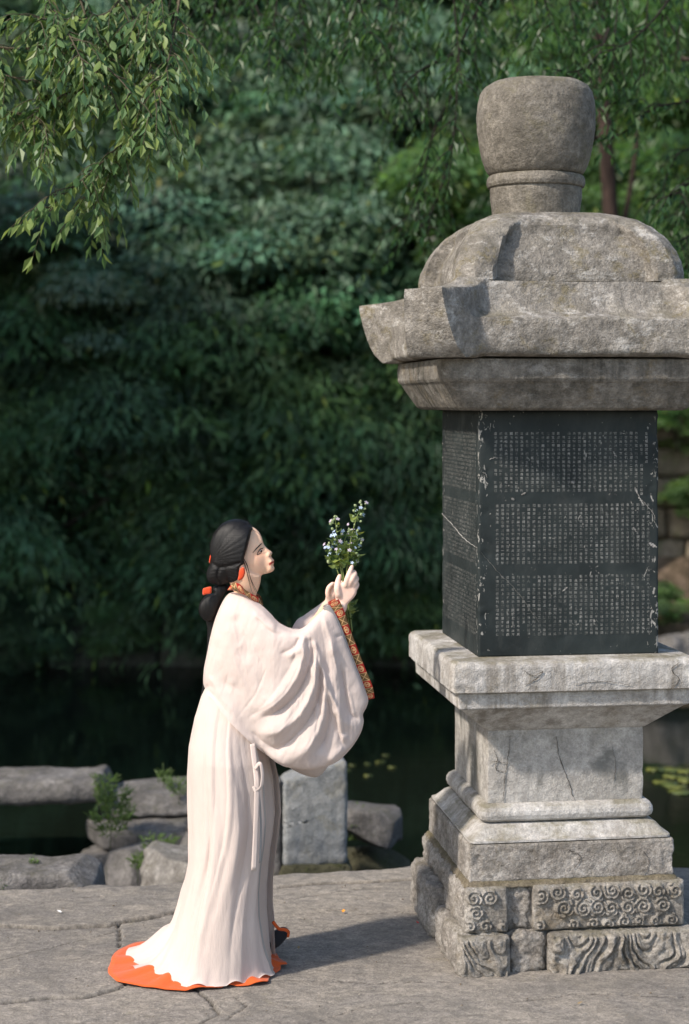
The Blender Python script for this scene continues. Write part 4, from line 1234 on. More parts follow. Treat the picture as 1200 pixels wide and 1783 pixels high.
def hang_branch(px_path, d0, d1, seed, side_n, side_len, leaf_gap, r0=0.006):
    """a twig through pixels at depth d0..d1, with drooping side twigs; returns tubes and leaf seats"""
    r = random.Random(seed)
    c = np.array([at(p[0], p[1], d0 + (d1 - d0) * i / (len(px_path) - 1)) for i, p in enumerate(px_path)])
    path = spline(c, 30)
    tubes = [tube(path, np.linspace(r0, r0 * 0.25, 30), 6)]
    seats = []
    def along(pa, start):
        seg = np.linalg.norm(np.diff(pa, axis=0), axis=1)
        s = np.concatenate([[0], np.cumsum(seg)])
        u, k = start, 0
        while u < s[-1]:
            p = np.array([np.interp(u, s, pa[:, q]) for q in range(3)])
            p2 = np.array([np.interp(min(u + .01, s[-1]), s, pa[:, q]) for q in range(3)])
            t = p2 - p if np.linalg.norm(p2 - p) > 1e-6 else pa[-1] - pa[-2]
            t = t / np.linalg.norm(t)
            a = (1 if k % 2 else -1) * r.uniform(0.5, 1.0)
            sidev = np.cross(t, (0, 0, 1)); sidev /= np.linalg.norm(sidev) + 1e-6
            dv = t * 0.6 + sidev * a + np.array([r.uniform(-.35, .35), r.uniform(-.35, .35), -r.uniform(.35, 1.0)])
            seats.append((p, dv / np.linalg.norm(dv), r.uniform(0.65, 1.2)))
            u += leaf_gap * r.uniform(0.7, 1.3); k += 1
        seats.append((pa[-1], t, 1.0))
    along(path, 0.12 * np.sum(np.linalg.norm(np.diff(path, axis=0), axis=1)))
    for k in range(side_n):
        i = int(4 + 24 * (k + r.random()) / side_n)
        i = min(i, 28)
        b = path[i]
        t = path[i + 1] - path[i]; t /= np.linalg.norm(t)
        a = r.uniform(0, 6.28)
        L = side_len * r.uniform(0.5, 1.15)
        dv = t * 0.7 + np.array([math.cos(a) * 0.8, math.sin(a) * 0.8, r.uniform(-.5, .25)])
        dv /= np.linalg.norm(dv)
        e = b + dv * L + np.array([0, 0, -0.35 * L])
        sp = spline([b, b + dv * L * 0.5, e], 10)
        tubes.append(tube(sp, np.linspace(r0 * 0.45, r0 * 0.15, 10), 5))
        along(sp, 0.02)
    return tubes, seats

NEAR = [  # pixel paths of the twigs, upper left
    [(-120, 40), (0, 82), (130, 84), (200, 130), (262, 205)], [(330, -60), (292, 60), (250, 180), (205, 255), (140, 315), (58, 385)], [(240, -60), (190, 20), (110, 35), (35, 25)],
    [(300, 40), (205, 120), (110, 165), (20, 225)], [(-120, 100), (-20, 125), (60, 150), (120, 225)], [(320, -40), (300, 70), (285, 140), (250, 240)], [(120, -60), (150, 30), (175, 110), (185, 190)],
    [(-100, 170), (-10, 190), (60, 205), (95, 255)], [(300, -50), (250, 30), (215, 90), (160, 160)], [(250, 180), (225, 260), (190, 300), (150, 350)], [(60, -50), (90, 10), (120, 60), (150, 120)], [(200, -50), (235, 40), (262, 110), (270, 190)]]
near_tree = empty("overhanging_tree", (-3.4, 7.4, 0.0))
tag(near_tree, "overhanging tree with sunlit pointed yellow green leaves drooping over the pond", "tree")
tb, seats = [], []
for k, p in enumerate(NEAR):
    t, s = hang_branch(p, 6.75 + 0.05 * (k % 4), 6.35 + 0.08 * (k % 5), 800 + k, 24, 0.20, 0.023)
    tb += t; seats += s
origin = np.array([-3.4, 7.4, 0.0])
def limb(pts, r0, r1, n=20):
    return tube(spline(pts, n), np.linspace(r0, r1, n), 9)
V, F = merge(tb)
mk("branch", V - origin, F, bark_mat("olive twig bark", (0.05, 0.045, 0.03), (0.12, 0.10, 0.07)), near_tree)
V, F = merge([limb([(0, 0, -0.4), (0.08, 0.02, 1.5), (0.3, -0.05, 3.0), (0.5, -.1, 4.6)], 0.15, 0.06), limb([(0.25, -0.04, 2.8), (0.9, -0.3, 3.4), (1.9, -0.62, 3.62), (2.65, -0.68, 3.55)], 0.05, 0.012),
              limb([(0.14, 0, 2.2), (0.8, -.25, 2.9), (1.5, -0.6, 3.25), (1.95, -0.65, 3.3)], 0.04, 0.010)])
mk("trunk", V, F, M_bark, near_tree)
print("near leaves", len(seats))
r_ = random.Random(31)
near_shapes = [leaf_shape("leaf", G_near, 0.066, 0.0255, t) for t in ((1, 1, 1), (0.82, 0.92, 0.9), (1.2, 1.12, 0.85), (0.62, 0.78, 0.85), (1.4, 1.25, 0.9), (0.5, 0.66, 0.72))]
def leaf_matrix(p, d, s):
    d = Vector(d)
    side = d.cross(Vector((0, 0, 1)))
    if side.length < 1e-3: side = Vector((0, 1, 0))
    side.normalize()
    nrm = side.cross(d)
    a = r_.uniform(-0.9, 0.9)
    s2 = side * math.cos(a) + nrm * math.sin(a)
    n2 = s2.cross(d) * -1
    n2 = d.cross(s2)
    M = Matrix((d, s2, n2)).transposed().to_4x4()
    return Matrix.Translation(Vector(p)) @ M @ Matrix.Diagonal((s, s, s, 1))
random.Random(3).shuffle(seats)
inview = [s for s in seats if s[0][0] / s[0][1] * 3000 + 600 > 8 and 700 - (s[0][2] - H) / s[0][1] * 3000 > 8]
rest = [s for s in seats if not any(s is q for q in inview[:300])]
for p, d, s in inview[:300]:
    o = link("leaf", r_.choice(near_shapes), near_tree)
    o.matrix_local = leaf_matrix(p - origin, d, s)
def baked_leaves(seats, L, W, tints, org, jit=0.3):
    r = np.random.default_rng(5)
    P = np.array([s[0] for s in seats]) - org
    D = np.array([s[1] for s in seats]); S = np.array([s[2] for s in seats])
    n = len(P)
    Nn = r.normal(size=(n, 3)) * 0.6 + np.array([0, -0.3, 0.8])
    V, F = leaves_mesh(P, D, Nn, L * S, W * S, 0.2)
    return V, F, np.repeat(np.array(tints)[r.integers(0, len(tints), n)], 4, axis=0)
V, F, tt = baked_leaves(rest, 0.064, 0.025, [(1, 1, 1), (0.8, 0.9, 0.9), (1.2, 1.1, .85), (.6, .75, .8), (.5, .66, .72)], origin)
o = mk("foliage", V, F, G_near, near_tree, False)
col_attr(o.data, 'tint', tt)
o["kind"] = "stuff"

# darker boughs across the top, further off
FAR = []
rr = random.Random(41)
for k in range(30):     # curtain along the top edge
    x0 = 320 + k * 31 + rr.uniform(-20, 20)
    dx = rr.uniform(-70, 70)
    ln = rr.choice((60, 90, 120, 150)) * (1.0 if x0 > 600 else 0.75)
    FAR.append([(x0, -90), (x0 + dx * 0.3, -30), (x0 + dx * 0.7, ln * 0.5), (x0 + dx, ln)])
FAR += [[(872, -60), (835, 10), (800, 90), (794, 200), (780, 330)], [(800, 90), (755, 110), (715, 135), (690, 170)], [(790, 160), (755, 230), (740, 290), (720, 350), (690, 415)], [(790, 230), (770, 320), (745, 380), (715, 405)],
        [(1035, -60), (1045, 20), (1080, 75), (1130, 110), (1180, 130)], [(1060, 50), (1040, 100), (1000, 125), (960, 120)], [(1300, 150), (1200, 176), (1140, 188), (1095, 225), (1055, 243), (1030, 232)], [(1140, 188), (1110, 180), (1090, 160)],
        [(1290, 180), (1215, 250), (1180, 270), (1155, 320), (1120, 380)], [(1290, 300), (1230, 320), (1190, 350), (1165, 410)], [(1300, 250), (1240, 300), (1200, 320), (1170, 345)], [(1300, 380), (1230, 400), (1180, 420), (1150, 432)],
        [(420, -60), (450, 20), (470, 60), (490, 110)], [(560, -60), (600, 20), (640, 70), (660, 150)], [(700, -40), (680, 60), (690, 150), (720, 220)], [(1200, -60), (1150, 20), (1100, 70), (1060, 90)]]
far_tree = empty("shading_tree", (4.6, 9.2, -0.3))
tag(far_tree, "dark leafed tree whose thin boughs hang over and behind the stone finial", "tree")
tb, seats = [], []
for k, p in enumerate(FAR):
    dd = 8.6 + 0.35 * (k % 5)
    t, s = hang_branch(p, dd, dd - 0.3, 900 + k, 9, 0.30, 0.045, 0.009 if k >= 30 else 0.006)
    tb += t; seats += s
print("far leaves", len(seats))
origin = np.array([4.6, 9.2, -0.3])
V, F = merge(tb)
mk("branch", V - origin, F, bark_mat("black twig bark", (0.012, 0.011, 0.010), (0.035, 0.03, 0.026)), far_tree)
V, F = merge([limb([(0, 0, -0.5), (-0.1, 0.02, 2.0), (-0.5, -0.05, 4.0), (-0.9, -.1, 6)], 0.19, 0.07), limb([(-.3, 0, 3.0), (-1.4, -.2, 4.2), (-3.2, -0.4, 4.85), (-5.6, -0.4, 4.95)], 0.07, 0.012), limb([(-.15, 0, 2.3), (-0.9, -.2, 3.2), (-2.0, -0.4, 3.9), (-2.9, -0.5, 4.0)], 0.05, 0.012)])
mk("trunk", V, F, M_bark, far_tree)
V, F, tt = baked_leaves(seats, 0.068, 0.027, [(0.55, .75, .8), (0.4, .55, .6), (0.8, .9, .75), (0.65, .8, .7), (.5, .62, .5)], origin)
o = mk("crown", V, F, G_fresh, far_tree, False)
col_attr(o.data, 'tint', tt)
o["kind"] = "stuff"

# a reddish trunk standing behind the finial
t = empty("bare_trunk_tree", (2.52, 15.9, 0.6))
tag(t, "slim tree with bare reddish trunk standing behind the roof of the monument", "tree")
V, F = merge([tube(spline([(0, 0, -0.6), (-0.02, 0, 1.5), (-0.06, 0, 3.0), (-0.16, 0, 4.6), (-.2, 0, 6)], 20), np.linspace(0.10, 0.05, 20), 9), tube(spline([(-.05, 0, 2.6), (0.12, .05, 3.3), (0.22, 0.05, 4.1)], 10), np.linspace(0.035, 0.015, 10), 7)])
mk("trunk", V, F, M_barkred, t)
c = link("crown", fresh_crowns[0], t); c.location = (-.2, 0.2, 6.2); c["kind"] = "stuff"

# small pavilion hidden among the upper trees
pav = empty("hillside_pavilion", (-0.55, 29.0, 5.0), rad(8))
tag(pav, "small timber pavilion with reddish posts half hidden on the upper hillside", "pavilion")
N = Nodes("old roof tiles")
M_tile = N.done(N.bsdf(N.ramp(N.noise(N.obj(), 6, 4), [(0.4, (0.16, 0.10, 0.075)), (0.6, (0.26, 0.17, 0.13))]), 0.9))
N = Nodes("red lacquered post")
M_post = N.done(N.bsdf(N.ramp(N.noise(N.obj(), 9, 3), [(0.4, (0.30, 0.09, 0.03)), (0.6, (0.42, 0.14, 0.05))]), 0.6))
for sx in (-1, 1):
    for sy in (-1, 1):
        V, F = tube(np.array([(sx * 0.55, sy * 0.5, -1.0), (sx * 0.55, sy * 0.5, 0.5), (sx * 0.55, sy * 0.5, 1.9)]), 0.085, 12)
        mk("post", V, F, M_post, pav)
ringr = [(0.98, 1.86), (1.0, 1.92), (0.62, 2.2), (0.25, 2.55), (0.04, 2.75)]
V, F = square_loft(ringr, 10, 0.02, 0.0)
mk("roof", V, F, M_tile, pav, sharp=30)
V, F = stone_block((0, 0, -0.35), (0.7, 0.65, 0.2), 0.1, 0.02)
mk("plinth", V, F, M_retain, pav)
V, F = stone_block((0, 0.45, 0.85), (0.5, 0.03, 0.9), 0.2, 0.01)
mk("back_wall", V, F, M_bark, pav)

# ---- plants along the top of the retaining wall
for k, (px, py, d, s, lab) in enumerate([(1185, 735, 16.1, 0.34, "small green bush growing over the top of the retaining wall"), (1215, 850, 15.9, 0.25, "little bush sprouting from the face of the retaining wall"), (1160, 1035, 15.3, 0.22, "low bush on the earth bank below the retaining wall")]):
    x, y, z = at(px, py, d)
    plant_tree("wall_bush", lab, "bush", "bushes around the retaining wall", fresh_crowns[k % 2], trunks[k % 3], (x, y, z - 0.25), (s, s, s), k * 2.0, 0.5)

# ---- grass tufts and weeds on the rocks (each tuft a plant)
M_weed = leaf_mat("weed leaves", (0.10, 0.16, 0.045), trans=0.35, tcol=(0.16, 0.24, 0.05))
def tuft_mesh(seed, n, hgt, spread, L, W):
    r = np.random.default_rng(seed)
    t = r.random(n) ** 0.7
    a = r.random(n) * 6.28
    rr_ = spread * np.sqrt(r.random(n))
    p = np.stack([np.cos(a) * rr_ * (0.4 + 0.6 * t), np.sin(a) * rr_ * (0.4 + 0.6 * t), t * hgt], 1)
    dv = np.stack([np.cos(a), np.sin(a), 0.6 + 0 * a], 1) + r.normal(size=(n, 3)) * 0.5
    V, F = leaves_mesh(p, dv, r.normal(size=(n, 3)) + np.array([0, 0, 1.0]), L * r.uniform(.6, 1.3, n), W * r.uniform(.6, 1.3, n), 0.15)
    me = mesh_data("leaves", V, F, M_weed, False)
    col_attr(me, 'tint', np.repeat(np.clip(1 + 0.25 * r.normal(size=(n, 1)), .4, 1.8) * np.array([[1, 1, 1]]), 4, axis=0))
    return me
tufts = [tuft_mesh(950, 260, 0.26, 0.10, 0.05, 0.014), tuft_mesh(951, 220, 0.13, 0.13, 0.045, 0.012), tuft_mesh(952, 60, 0.10, 0.05, 0.04, 0.014)]
stem_me = mesh_data("stem", *tube(np.array([(0, 0, -0.08), (0.005, 0, 0.06), (0, 0.005, 0.16)]), 0.003, 5), M_weed)
col_attr(stem_me, 'tint', np.full((len(stem_me.vertices), 3), 0.7))
for k, (px, py, d, which, s, lab) in enumerate([(182, 1395, 8.95, 0, 0.85, "tall feathery weed growing at the end of the bridge slab"), (192, 1440, 8.8, 1, 1.2, "thick weed clump spilling down between bridge slab and layered rock"), (198, 1400, 8.9, 1, 1.1, "leafy weed clump rooted under the tall feathery weed"),
        (275, 1480, 8.5, 1, 0.95, "grassy tuft in the crevice behind the pale rough faced rock"), (255, 1500, 8.45, 1, 0.7, "short grass beside the small rounded rock"), (312, 1372, 9.25, 1, 0.8, "grass tuft on top of the layered rock beside the robe"), (284, 1355, 9.5, 2, 1.0, "little sprig standing on the far lip of the layered rock"),
        (240, 1505, 8.4, 2, 0.9, "small weed at the foot of the pale rough faced rock"), (60, 1497, 7.38, 2, 0.55, "tiny seedling on the thick edge slab"), (600, 1450, 8.75, 1, 1.1, "dark weed clump beside the broken upright slab"), (612, 1425, 8.8, 1, 0.9, "weed hanging from the flat topped pond rock"),
        (2, 1540, 7.2, 2, 0.5, "tiny weed at the joint of edge slab and platform"), (220, 1420, 9.0, 2, 1.1, "small weed in the middle of the layered rock")]):
    x, y, z = at(px, py, d)
    root = empty("weed_plant", (x, y, z - 0.04), k * 1.1)
    s *= 0.78
    root.scale = (s, s, s)
    tag(root, lab, "weed", "weeds on the pond rocks")
    c = link("leaves", tufts[which], root); c["kind"] = "stuff"
    link("stem", stem_me, root)
# ---------------------------------------------------------------- the woman
D0 = 5.97
K = D0 / 3000.0                       # metres for one pixel in her plane
def wx(px): return (np.asarray(px, float) - 600) * K
def wz(py): return H - (np.asarray(py, float) - 700) * K
def w3(px, py, d): return np.stack([wx(px), np.broadcast_to(np.asarray(d, float), np.shape(px)), wz(py)], -1)

def closed_spline(pts, n):
    p = np.array(pts, float)
    q = np.vstack([p[-1], p, p[0], p[1]])
    m = len(p)
    t = np.linspace(0, m, n, endpoint=False)
    i = np.floor(t).astype(int)
    f = (t - i)[:, None]
    a, b, c, d = q[i], q[i + 1], q[i + 2], q[(i + 3)]
    return 0.5 * (2 * b + (c - a) * f + (2 * a - 5 * b + 4 * c - d) * f ** 2 + (3 * b - a - 3 * c + d) * f ** 3)

def inside_poly(X, Y, poly):
    ins = np.zeros(X.shape, bool)
    x1, y1 = poly[-1]
    for x2, y2 in poly:
        c = ((y1 > Y) != (y2 > Y))
        if c.any():
            xi = (x2 - x1) * (Y - y1) / (y2 - y1 + 1e-12) + x1
            ins ^= c & (X < xi)
        x1, y1 = x2, y2
    return ins

class Pillow:
    """a closed shape blown up from an outline: half thickness follows the exact circular section of a strip"""
    def __init__(self, outline, step, n=420):
        self.poly = poly = closed_spline(outline, n)
        self.step = step
        lo, hi = poly.min(0) - 2 * step, poly.max(0) + 2 * step
        self.gx = np.arange(lo[0], hi[0], step); self.gy = np.arange(lo[1], hi[1], step)
        X, Y = np.meshgrid(self.gx, self.gy)
        m = inside_poly(X, Y, poly)
        phi = np.zeros(X.shape)
        ny, nx = X.shape
        red = ((np.add.outer(np.arange(ny), np.arange(nx)) % 2) == 0)
        w = 2 / (1 + math.sin(math.pi / max(m.sum(0).max(), m.sum(1).max())))
        its = int(2.2 * max(nx, ny))
        for k in range(its):
            for sel in (red, ~red):
                nb = np.zeros_like(phi)
                nb[1:-1, 1:-1] = phi[:-2, 1:-1] + phi[2:, 1:-1] + phi[1:-1, :-2] + phi[1:-1, 2:]
                new = 0.25 * (nb + step * step)
                u = sel & m
                phi[u] += w * (new[u] - phi[u])
        phi = np.maximum(phi, 0)
        cell = m[:-1, :-1] & m[1:, :-1] & m[:-1, 1:] & m[1:, 1:]
        used = np.zeros_like(m); full = np.ones_like(m)
        for dy in (0, 1):
            for dx in (0, 1):
                used[dy:ny - 1 + dy, dx:nx - 1 + dx] |= cell
                f_ = np.zeros_like(m); f_[dy:ny - 1 + dy, dx:nx - 1 + dx] = cell
                full &= f_
        self.used, self.cell = used, cell
        bnd = used & ~full
        PX, PY = X.copy(), Y.copy()
        bp = np.stack([X[bnd], Y[bnd]], 1)
        dist = np.linalg.norm(bp[:, None, :] - poly[None, :, :], axis=2)
        j = dist.argmin(1)
        PX[bnd], PY[bnd] = poly[j, 0], poly[j, 1]
        phi[bnd] = 0
        # soften stair-steps just inside the rim
        for k in range(3):
            nb = phi.copy()
            nb[1:-1, 1:-1] = 0.5 * phi[1:-1, 1:-1] + 0.125 * (phi[:-2, 1:-1] + phi[2:, 1:-1] + phi[1:-1, :-2] + phi[1:-1, 2:])
            phi = np.where(full & used, nb, phi)
        self.h = np.sqrt(2 * phi)
        idx = -np.ones(X.shape, int)
        idx[used] = np.arange(used.sum())
        self.p = np.stack([PX[used], PY[used]], 1)
        self.t = self.h[used]
        self.b = bnd[used]
        a = np.stack([idx[:-1, :-1][cell], idx[1:, :-1][cell], idx[1:, 1:][cell], idx[:-1, 1:][cell]], 1)
        self.f = a
    def build(self, mid, tf, tb, sew=True):
        """mid: depth of the middle sheet; tf, tb: thickness towards the camera / away (metres), all per vertex"""
        n = len(self.p)
        mid = np.broadcast_to(np.asarray(mid, float), (n,))
        Vf = w3(self.p[:, 0], self.p[:, 1], mid - tf)
        Vb = w3(self.p[:, 0], self.p[:, 1], mid + tb)
        if not sew:
            return np.vstack([Vf, Vb]), [self.f, (self.f + n)[:, ::-1]]
        ib = np.arange(n) + n
        ib[self.b] = np.arange(n)[self.b]
        Vf[self.b, 1] = mid[self.b]
        V = np.vstack([Vf, Vb])
        keep = np.ones(2 * n, bool); keep[n:][self.b] = False
        new = np.cumsum(keep) - 1
        return V[keep], [new[self.f], new[ib[self.f]][:, ::-1]]

def poly_dist(P, pts, n=60):
    """distance to a smooth curve, where along it (0..1), signed side"""
    c = spline(pts, n)
    best = np.full(len(P), 1e9); tt = np.zeros(len(P)); sg = np.zeros(len(P))
    for k in range(n - 1):
        a, ab = c[k], c[k + 1] - c[k]
        t = np.clip(((P - a) @ ab) / (ab @ ab + 1e-12), 0, 1)
        d = P - a - t[:, None] * ab
        L = np.hypot(d[:, 0], d[:, 1])
        m = L < best
        best = np.where(m, L, best); tt = np.where(m, (k + t) / (n - 1), tt)
        sg = np.where(m, np.sign(ab[0] * d[:, 1] - ab[1] * d[:, 0]), sg)
    return best, tt, sg

def folds(P, curves):
    """sum of drapery folds: (curve, height m, width px, skew)"""
    h = np.zeros(len(P))
    for pts, amp, wd, skew in curves:
        d, t, s = poly_dist(P, pts)
        sd = d * s
        w = wd * (0.55 + 0.75 * t)
        if amp < 0: prof = np.exp(-np.abs(sd / (w * 0.8)) ** 1.15)
        else: prof = np.exp(-np.abs(sd / (w * np.where(sd > 0, 1 + skew, 1 - skew))) ** 1.6)
        env = smooth01(t / 0.16) * smooth01((1 - t) / 0.25)
        h += amp * prof * env
    return h

def c1(pts): return [(340 + x / 7.5, 880 + y / 7.5) for x, y in pts]
def cA(pts): return [(300 + x / 3.0, 850 + y / 3.0) for x, y in pts]
def cB(pts): return [(520 + x / 4.69, 850 + y / 4.69) for x, y in pts]

# -- materials
def fabric_mat(name, col, trans=0.28, weave=900.0, bump=0.30, var=0.06):
    N = Nodes(name)
    o = N.obj()
    big = N.noise(o, 9, 4, 0.6)
    c = N.mix(N.ramp(big, [(0.35, 0.0), (0.7, 1.0)]), col, tuple(x * (1 - var) for x in col))
    w1 = N.n('TexWave', {'Vector': o, 'Scale': weave * 0.12, 'Distortion': 1.5, 'Detail': 2.0}, bands_direction='Z').outputs[1]
    cr = N.noise(N.mapping(o, (60, 60, 14)), 1.0, 4, 0.6, 0.4)
    cr2 = N.noise(N.mapping(o, (210, 210, 9)), 1.0, 4, 0.7, 0.3)
    h = N.math('ADD', N.math('ADD', N.math('MULTIPLY', w1, 0.05), cr), N.math('MULTIPLY', cr2, 0.45))
    nb = N.bump(h, bump, 0.006)
    p = N.bsdf(c, 0.82, 0.15, nb, Sheen_Weight=0.25, Sheen_Roughness=0.4)
    tr = N.n('BsdfTranslucent', {'Color': c, 'Normal': nb}).outputs[0]
    return N.done(N.n('MixShader', {0: trans, 1: p, 2: tr}).outputs[0])
F_robe = fabric_mat("cream gauze robe", (0.74, 0.635, 0.59))
F_skirt = fabric_mat("cream gauze skirt", (0.74, 0.635, 0.585))
F_inner = fabric_mat("rosy inner skirt", (0.64, 0.54, 0.49))
F_grey = fabric_mat("grey lining", (0.42, 0.40, 0.39))
F_orange = fabric_mat("orange underskirt", (0.66, 0.115, 0.028), trans=0.1)
F_ribbon = fabric_mat("orange red ribbon", (0.72, 0.085, 0.03), trans=0.1)
F_shoe = fabric_mat("dark cloth shoe", (0.03, 0.03, 0.035), trans=0.0)

def brocade_mat():
    N = Nodes("red and gold brocade")
    uv = N.n('UVMap').outputs[0]
    s = N.n('SeparateXYZ', {0: uv})
    u, v = s.outputs[0], s.outputs[1]
    cell = N.math('FLOOR', u)
    fu = N.math('SUBTRACT', N.math('FRACT', u), 0.5)
    fv = N.math('SUBTRACT', v, 0.5)
    odd = N.math('MODULO', cell, 2.0)
    d1 = N.math('ABSOLUTE', N.math('SUBTRACT', fu, fv)); d2 = N.math('ABSOLUTE', N.math('ADD', fu, fv))
    rr = N.math('SQRT', N.math('ADD', N.math('MULTIPLY', fu, fu), N.math('MULTIPLY', fv, fv)))
    ringd = N.math('ABSOLUTE', N.math('SUBTRACT', rr, 0.30))
    lat = N.math('MINIMUM', N.math('MINIMUM', d1, d2), N.math('SUBTRACT', 0.5, N.math('ABSOLUTE', fu)))
    star = N.math('MINIMUM', ringd, N.math('ADD', N.math('MINIMUM', N.math('ABSOLUTE', fu), N.math('MINIMUM', d1, d2)), N.math('MULTIPLY', N.math('GREATER_THAN', rr, 0.3), 1.0)))
    l1 = N.math('LESS_THAN', lat, 0.055); l2 = N.math('LESS_THAN', star, 0.05)
    gold = N.math('ADD', N.math('MULTIPLY', odd, l1), N.math('MULTIPLY', N.math('SUBTRACT', 1.0, odd), l2))
    base = N.mix(odd, (0.36, 0.025, 0.015), (0.15, 0.085, 0.032))
    c = N.mix(gold, base, (0.58, 0.36, 0.17))
    return N.done(N.bsdf(c, 0.6, 0.3, N.bump(gold, 0.3, 0.001)))
F_brocade = brocade_mat()

woman = empty("person", (wx(400).item(), D0, 0.0))
tag(woman, "person in flowing cream robe with wide sleeves, leaning forward and holding up flowers", "person")
WO = np.array([wx(400).item(), D0, 0.0])
def wpart(name, V, F, mat, parent=None, smooth=True, label=None):
    o = mk(name, np.asarray(V) - WO, F, mat, parent or woman, smooth)
    if label: o["label"] = label
    return o

# -- head, neck (pillow from the profile), torso, arms, hands, legs: fused into one skin
head_out = c1([(700, 240), (752, 280), (797, 310), (840, 355), (868, 410), (882, 455), (890, 485), (899, 512), (922, 540), (948, 568), (978, 590), (1000, 603), (1008, 622), (1002, 641), (988, 655), (998, 676), (1012, 694), (1027, 710), (1034, 725), (1025, 737), (1032, 750),
               (1026, 765), (1019, 780), (1028, 797), (1037, 817), (1031, 842), (1010, 864), (975, 881), (930, 893), (885, 902), (864, 920), (857, 955), (852, 1005), (838, 1060), (815, 1120), (770, 1210), (650, 1240), (540, 1180), (470, 1060), (420, 950), (330, 810), (275, 660), (272, 510), (330, 385), (450, 285), (580, 238)])
hp = Pillow(head_out, 0.8, 700)
Pc = (hp.p - np.array([340, 880])) * 7.5          # crop coordinates of the vertices
def g2(cx, cy, r): return np.exp(-(((Pc[:, 0] - cx) ** 2 + (Pc[:, 1] - cy) ** 2) / r ** 2))
tm = 41.0
ht = tm * np.tanh(hp.t / tm) * K
jaw_d, jaw_t, jaw_s = poly_dist(Pc, [(1010, 905), (900, 908), (800, 900), (710, 850), (650, 770), (630, 700)])
below = smooth01(0.5 + jaw_s * jaw_d / 34.0)
fade = smooth01(hp.t / 6.0)
rel = -0.0060 * g2(858, 585, 46) + 0.0030 * g2(820, 500, 70) + 0.0045 * g2(800, 700, 110) + 0.0035 * g2(962, 640, 26) - 0.0028 * g2(968, 768, 18) + 0.0028 * g2(1005, 722, 24) + 0.0022 * g2(1000, 752, 20) - 0.0022 * g2(1000, 790, 22) + 0.002 * g2(985, 830, 45)
rel = rel - 0.017 * below * smooth01((hp.t - 4) / 14) * smooth01((1000 - Pc[:, 0]) / 120 + 0.2)
htf = np.maximum(ht + rel * fade, 0.0008)
if True:
    sgn = below.mean()
headV, headF = hp.build(5.97, htf, htf)
def head_depth(px, py):
    """depth of the cheek surface under pixel"""
    d = np.hypot(hp.p[:, 0] - px, hp.p[:, 1] - py)
    j = np.argsort(d)[:6]
    w = 1 / (d[j] + 0.05)
    return 5.97 - float((htf[j] * w).sum() / w.sum())

def cap_tube(pts, radii, n=12, m=16):
    """rounded limb through 3D points"""
    p = spline(pts, m)
    r = np.interp(np.linspace(0, 1, m), np.linspace(0, 1, len(radii)), radii)
    a, b = p[0] - p[1], p[-1] - p[-2]
    a, b = a / np.linalg.norm(a), b / np.linalg.norm(b)
    P = [p[0] + a * r[0] * 0.95, p[0] + a * r[0] * 0.7] + list(p) + [p[-1] + b * r[-1] * 0.7, p[-1] + b * r[-1] * 0.95]
    R = [r[0] * 0.25, r[0] * 0.72] + list(r) + [r[-1] * 0.72, r[-1] * 0.25]
    return tube(np.array(P), np.array(R), n)
def q3(px, py, d): return tuple(w3(px, py, d))
DH = 5.905                                         # depth of the near hand
limbs = [
    cap_tube([q3(405, 1250, 5.98), q3(412, 1180, 5.98), q3(420, 1110, 5.98), q3(428, 1070, 5.98)], [0.085, 0.070, 0.072, 0.050], 20),
    cap_tube([q3(436, 1082, 5.90), q3(430, 1082, 5.98), q3(436, 1082, 6.06)], [0.03, 0.05, 0.03], 14),
    cap_tube([q3(440, 1090, 5.90), q3(480, 1118, 5.89), q3(525, 1118, 5.89)], [0.030, 0.028, 0.024]),
    cap_tube([q3(525, 1118, 5.89), q3(560, 1092, 5.90), q3(594, 1053, DH)], [0.025, 0.023, 0.0225]),
    cap_tube([q3(440, 1090, 6.06), q3(485, 1118, 6.09), q3(525, 1112, 6.09)], [0.030, 0.028, 0.024]),
    cap_tube([q3(525, 1112, 6.09), q3(552, 1088, 6.05), q3(578, 1046, 5.985)], [0.025, 0.023, 0.021]),
    # legs and feet
    cap_tube([q3(405, 1250, 5.93), q3(420, 1430, 5.93), q3(412, 1540, 5.93), q3(405, 1655, 5.93)], [0.062, 0.055, 0.048, 0.034]),
    cap_tube([q3(405, 1250, 6.03), q3(422, 1430, 6.03), q3(425, 1540, 6.05), q3(425, 1655, 6.06)], [0.062, 0.055, 0.048, 0.034]),
    cap_tube([q3(402, 1668, 5.93), q3(420, 1672, 5.93), q3(436, 1675, 5.93)], [0.030, 0.028, 0.020]),
    cap_tube([q3(425, 1668, 6.06), q3(445, 1672, 6.06), q3(462, 1675, 6.06)], [0.030, 0.028, 0.020]),
]
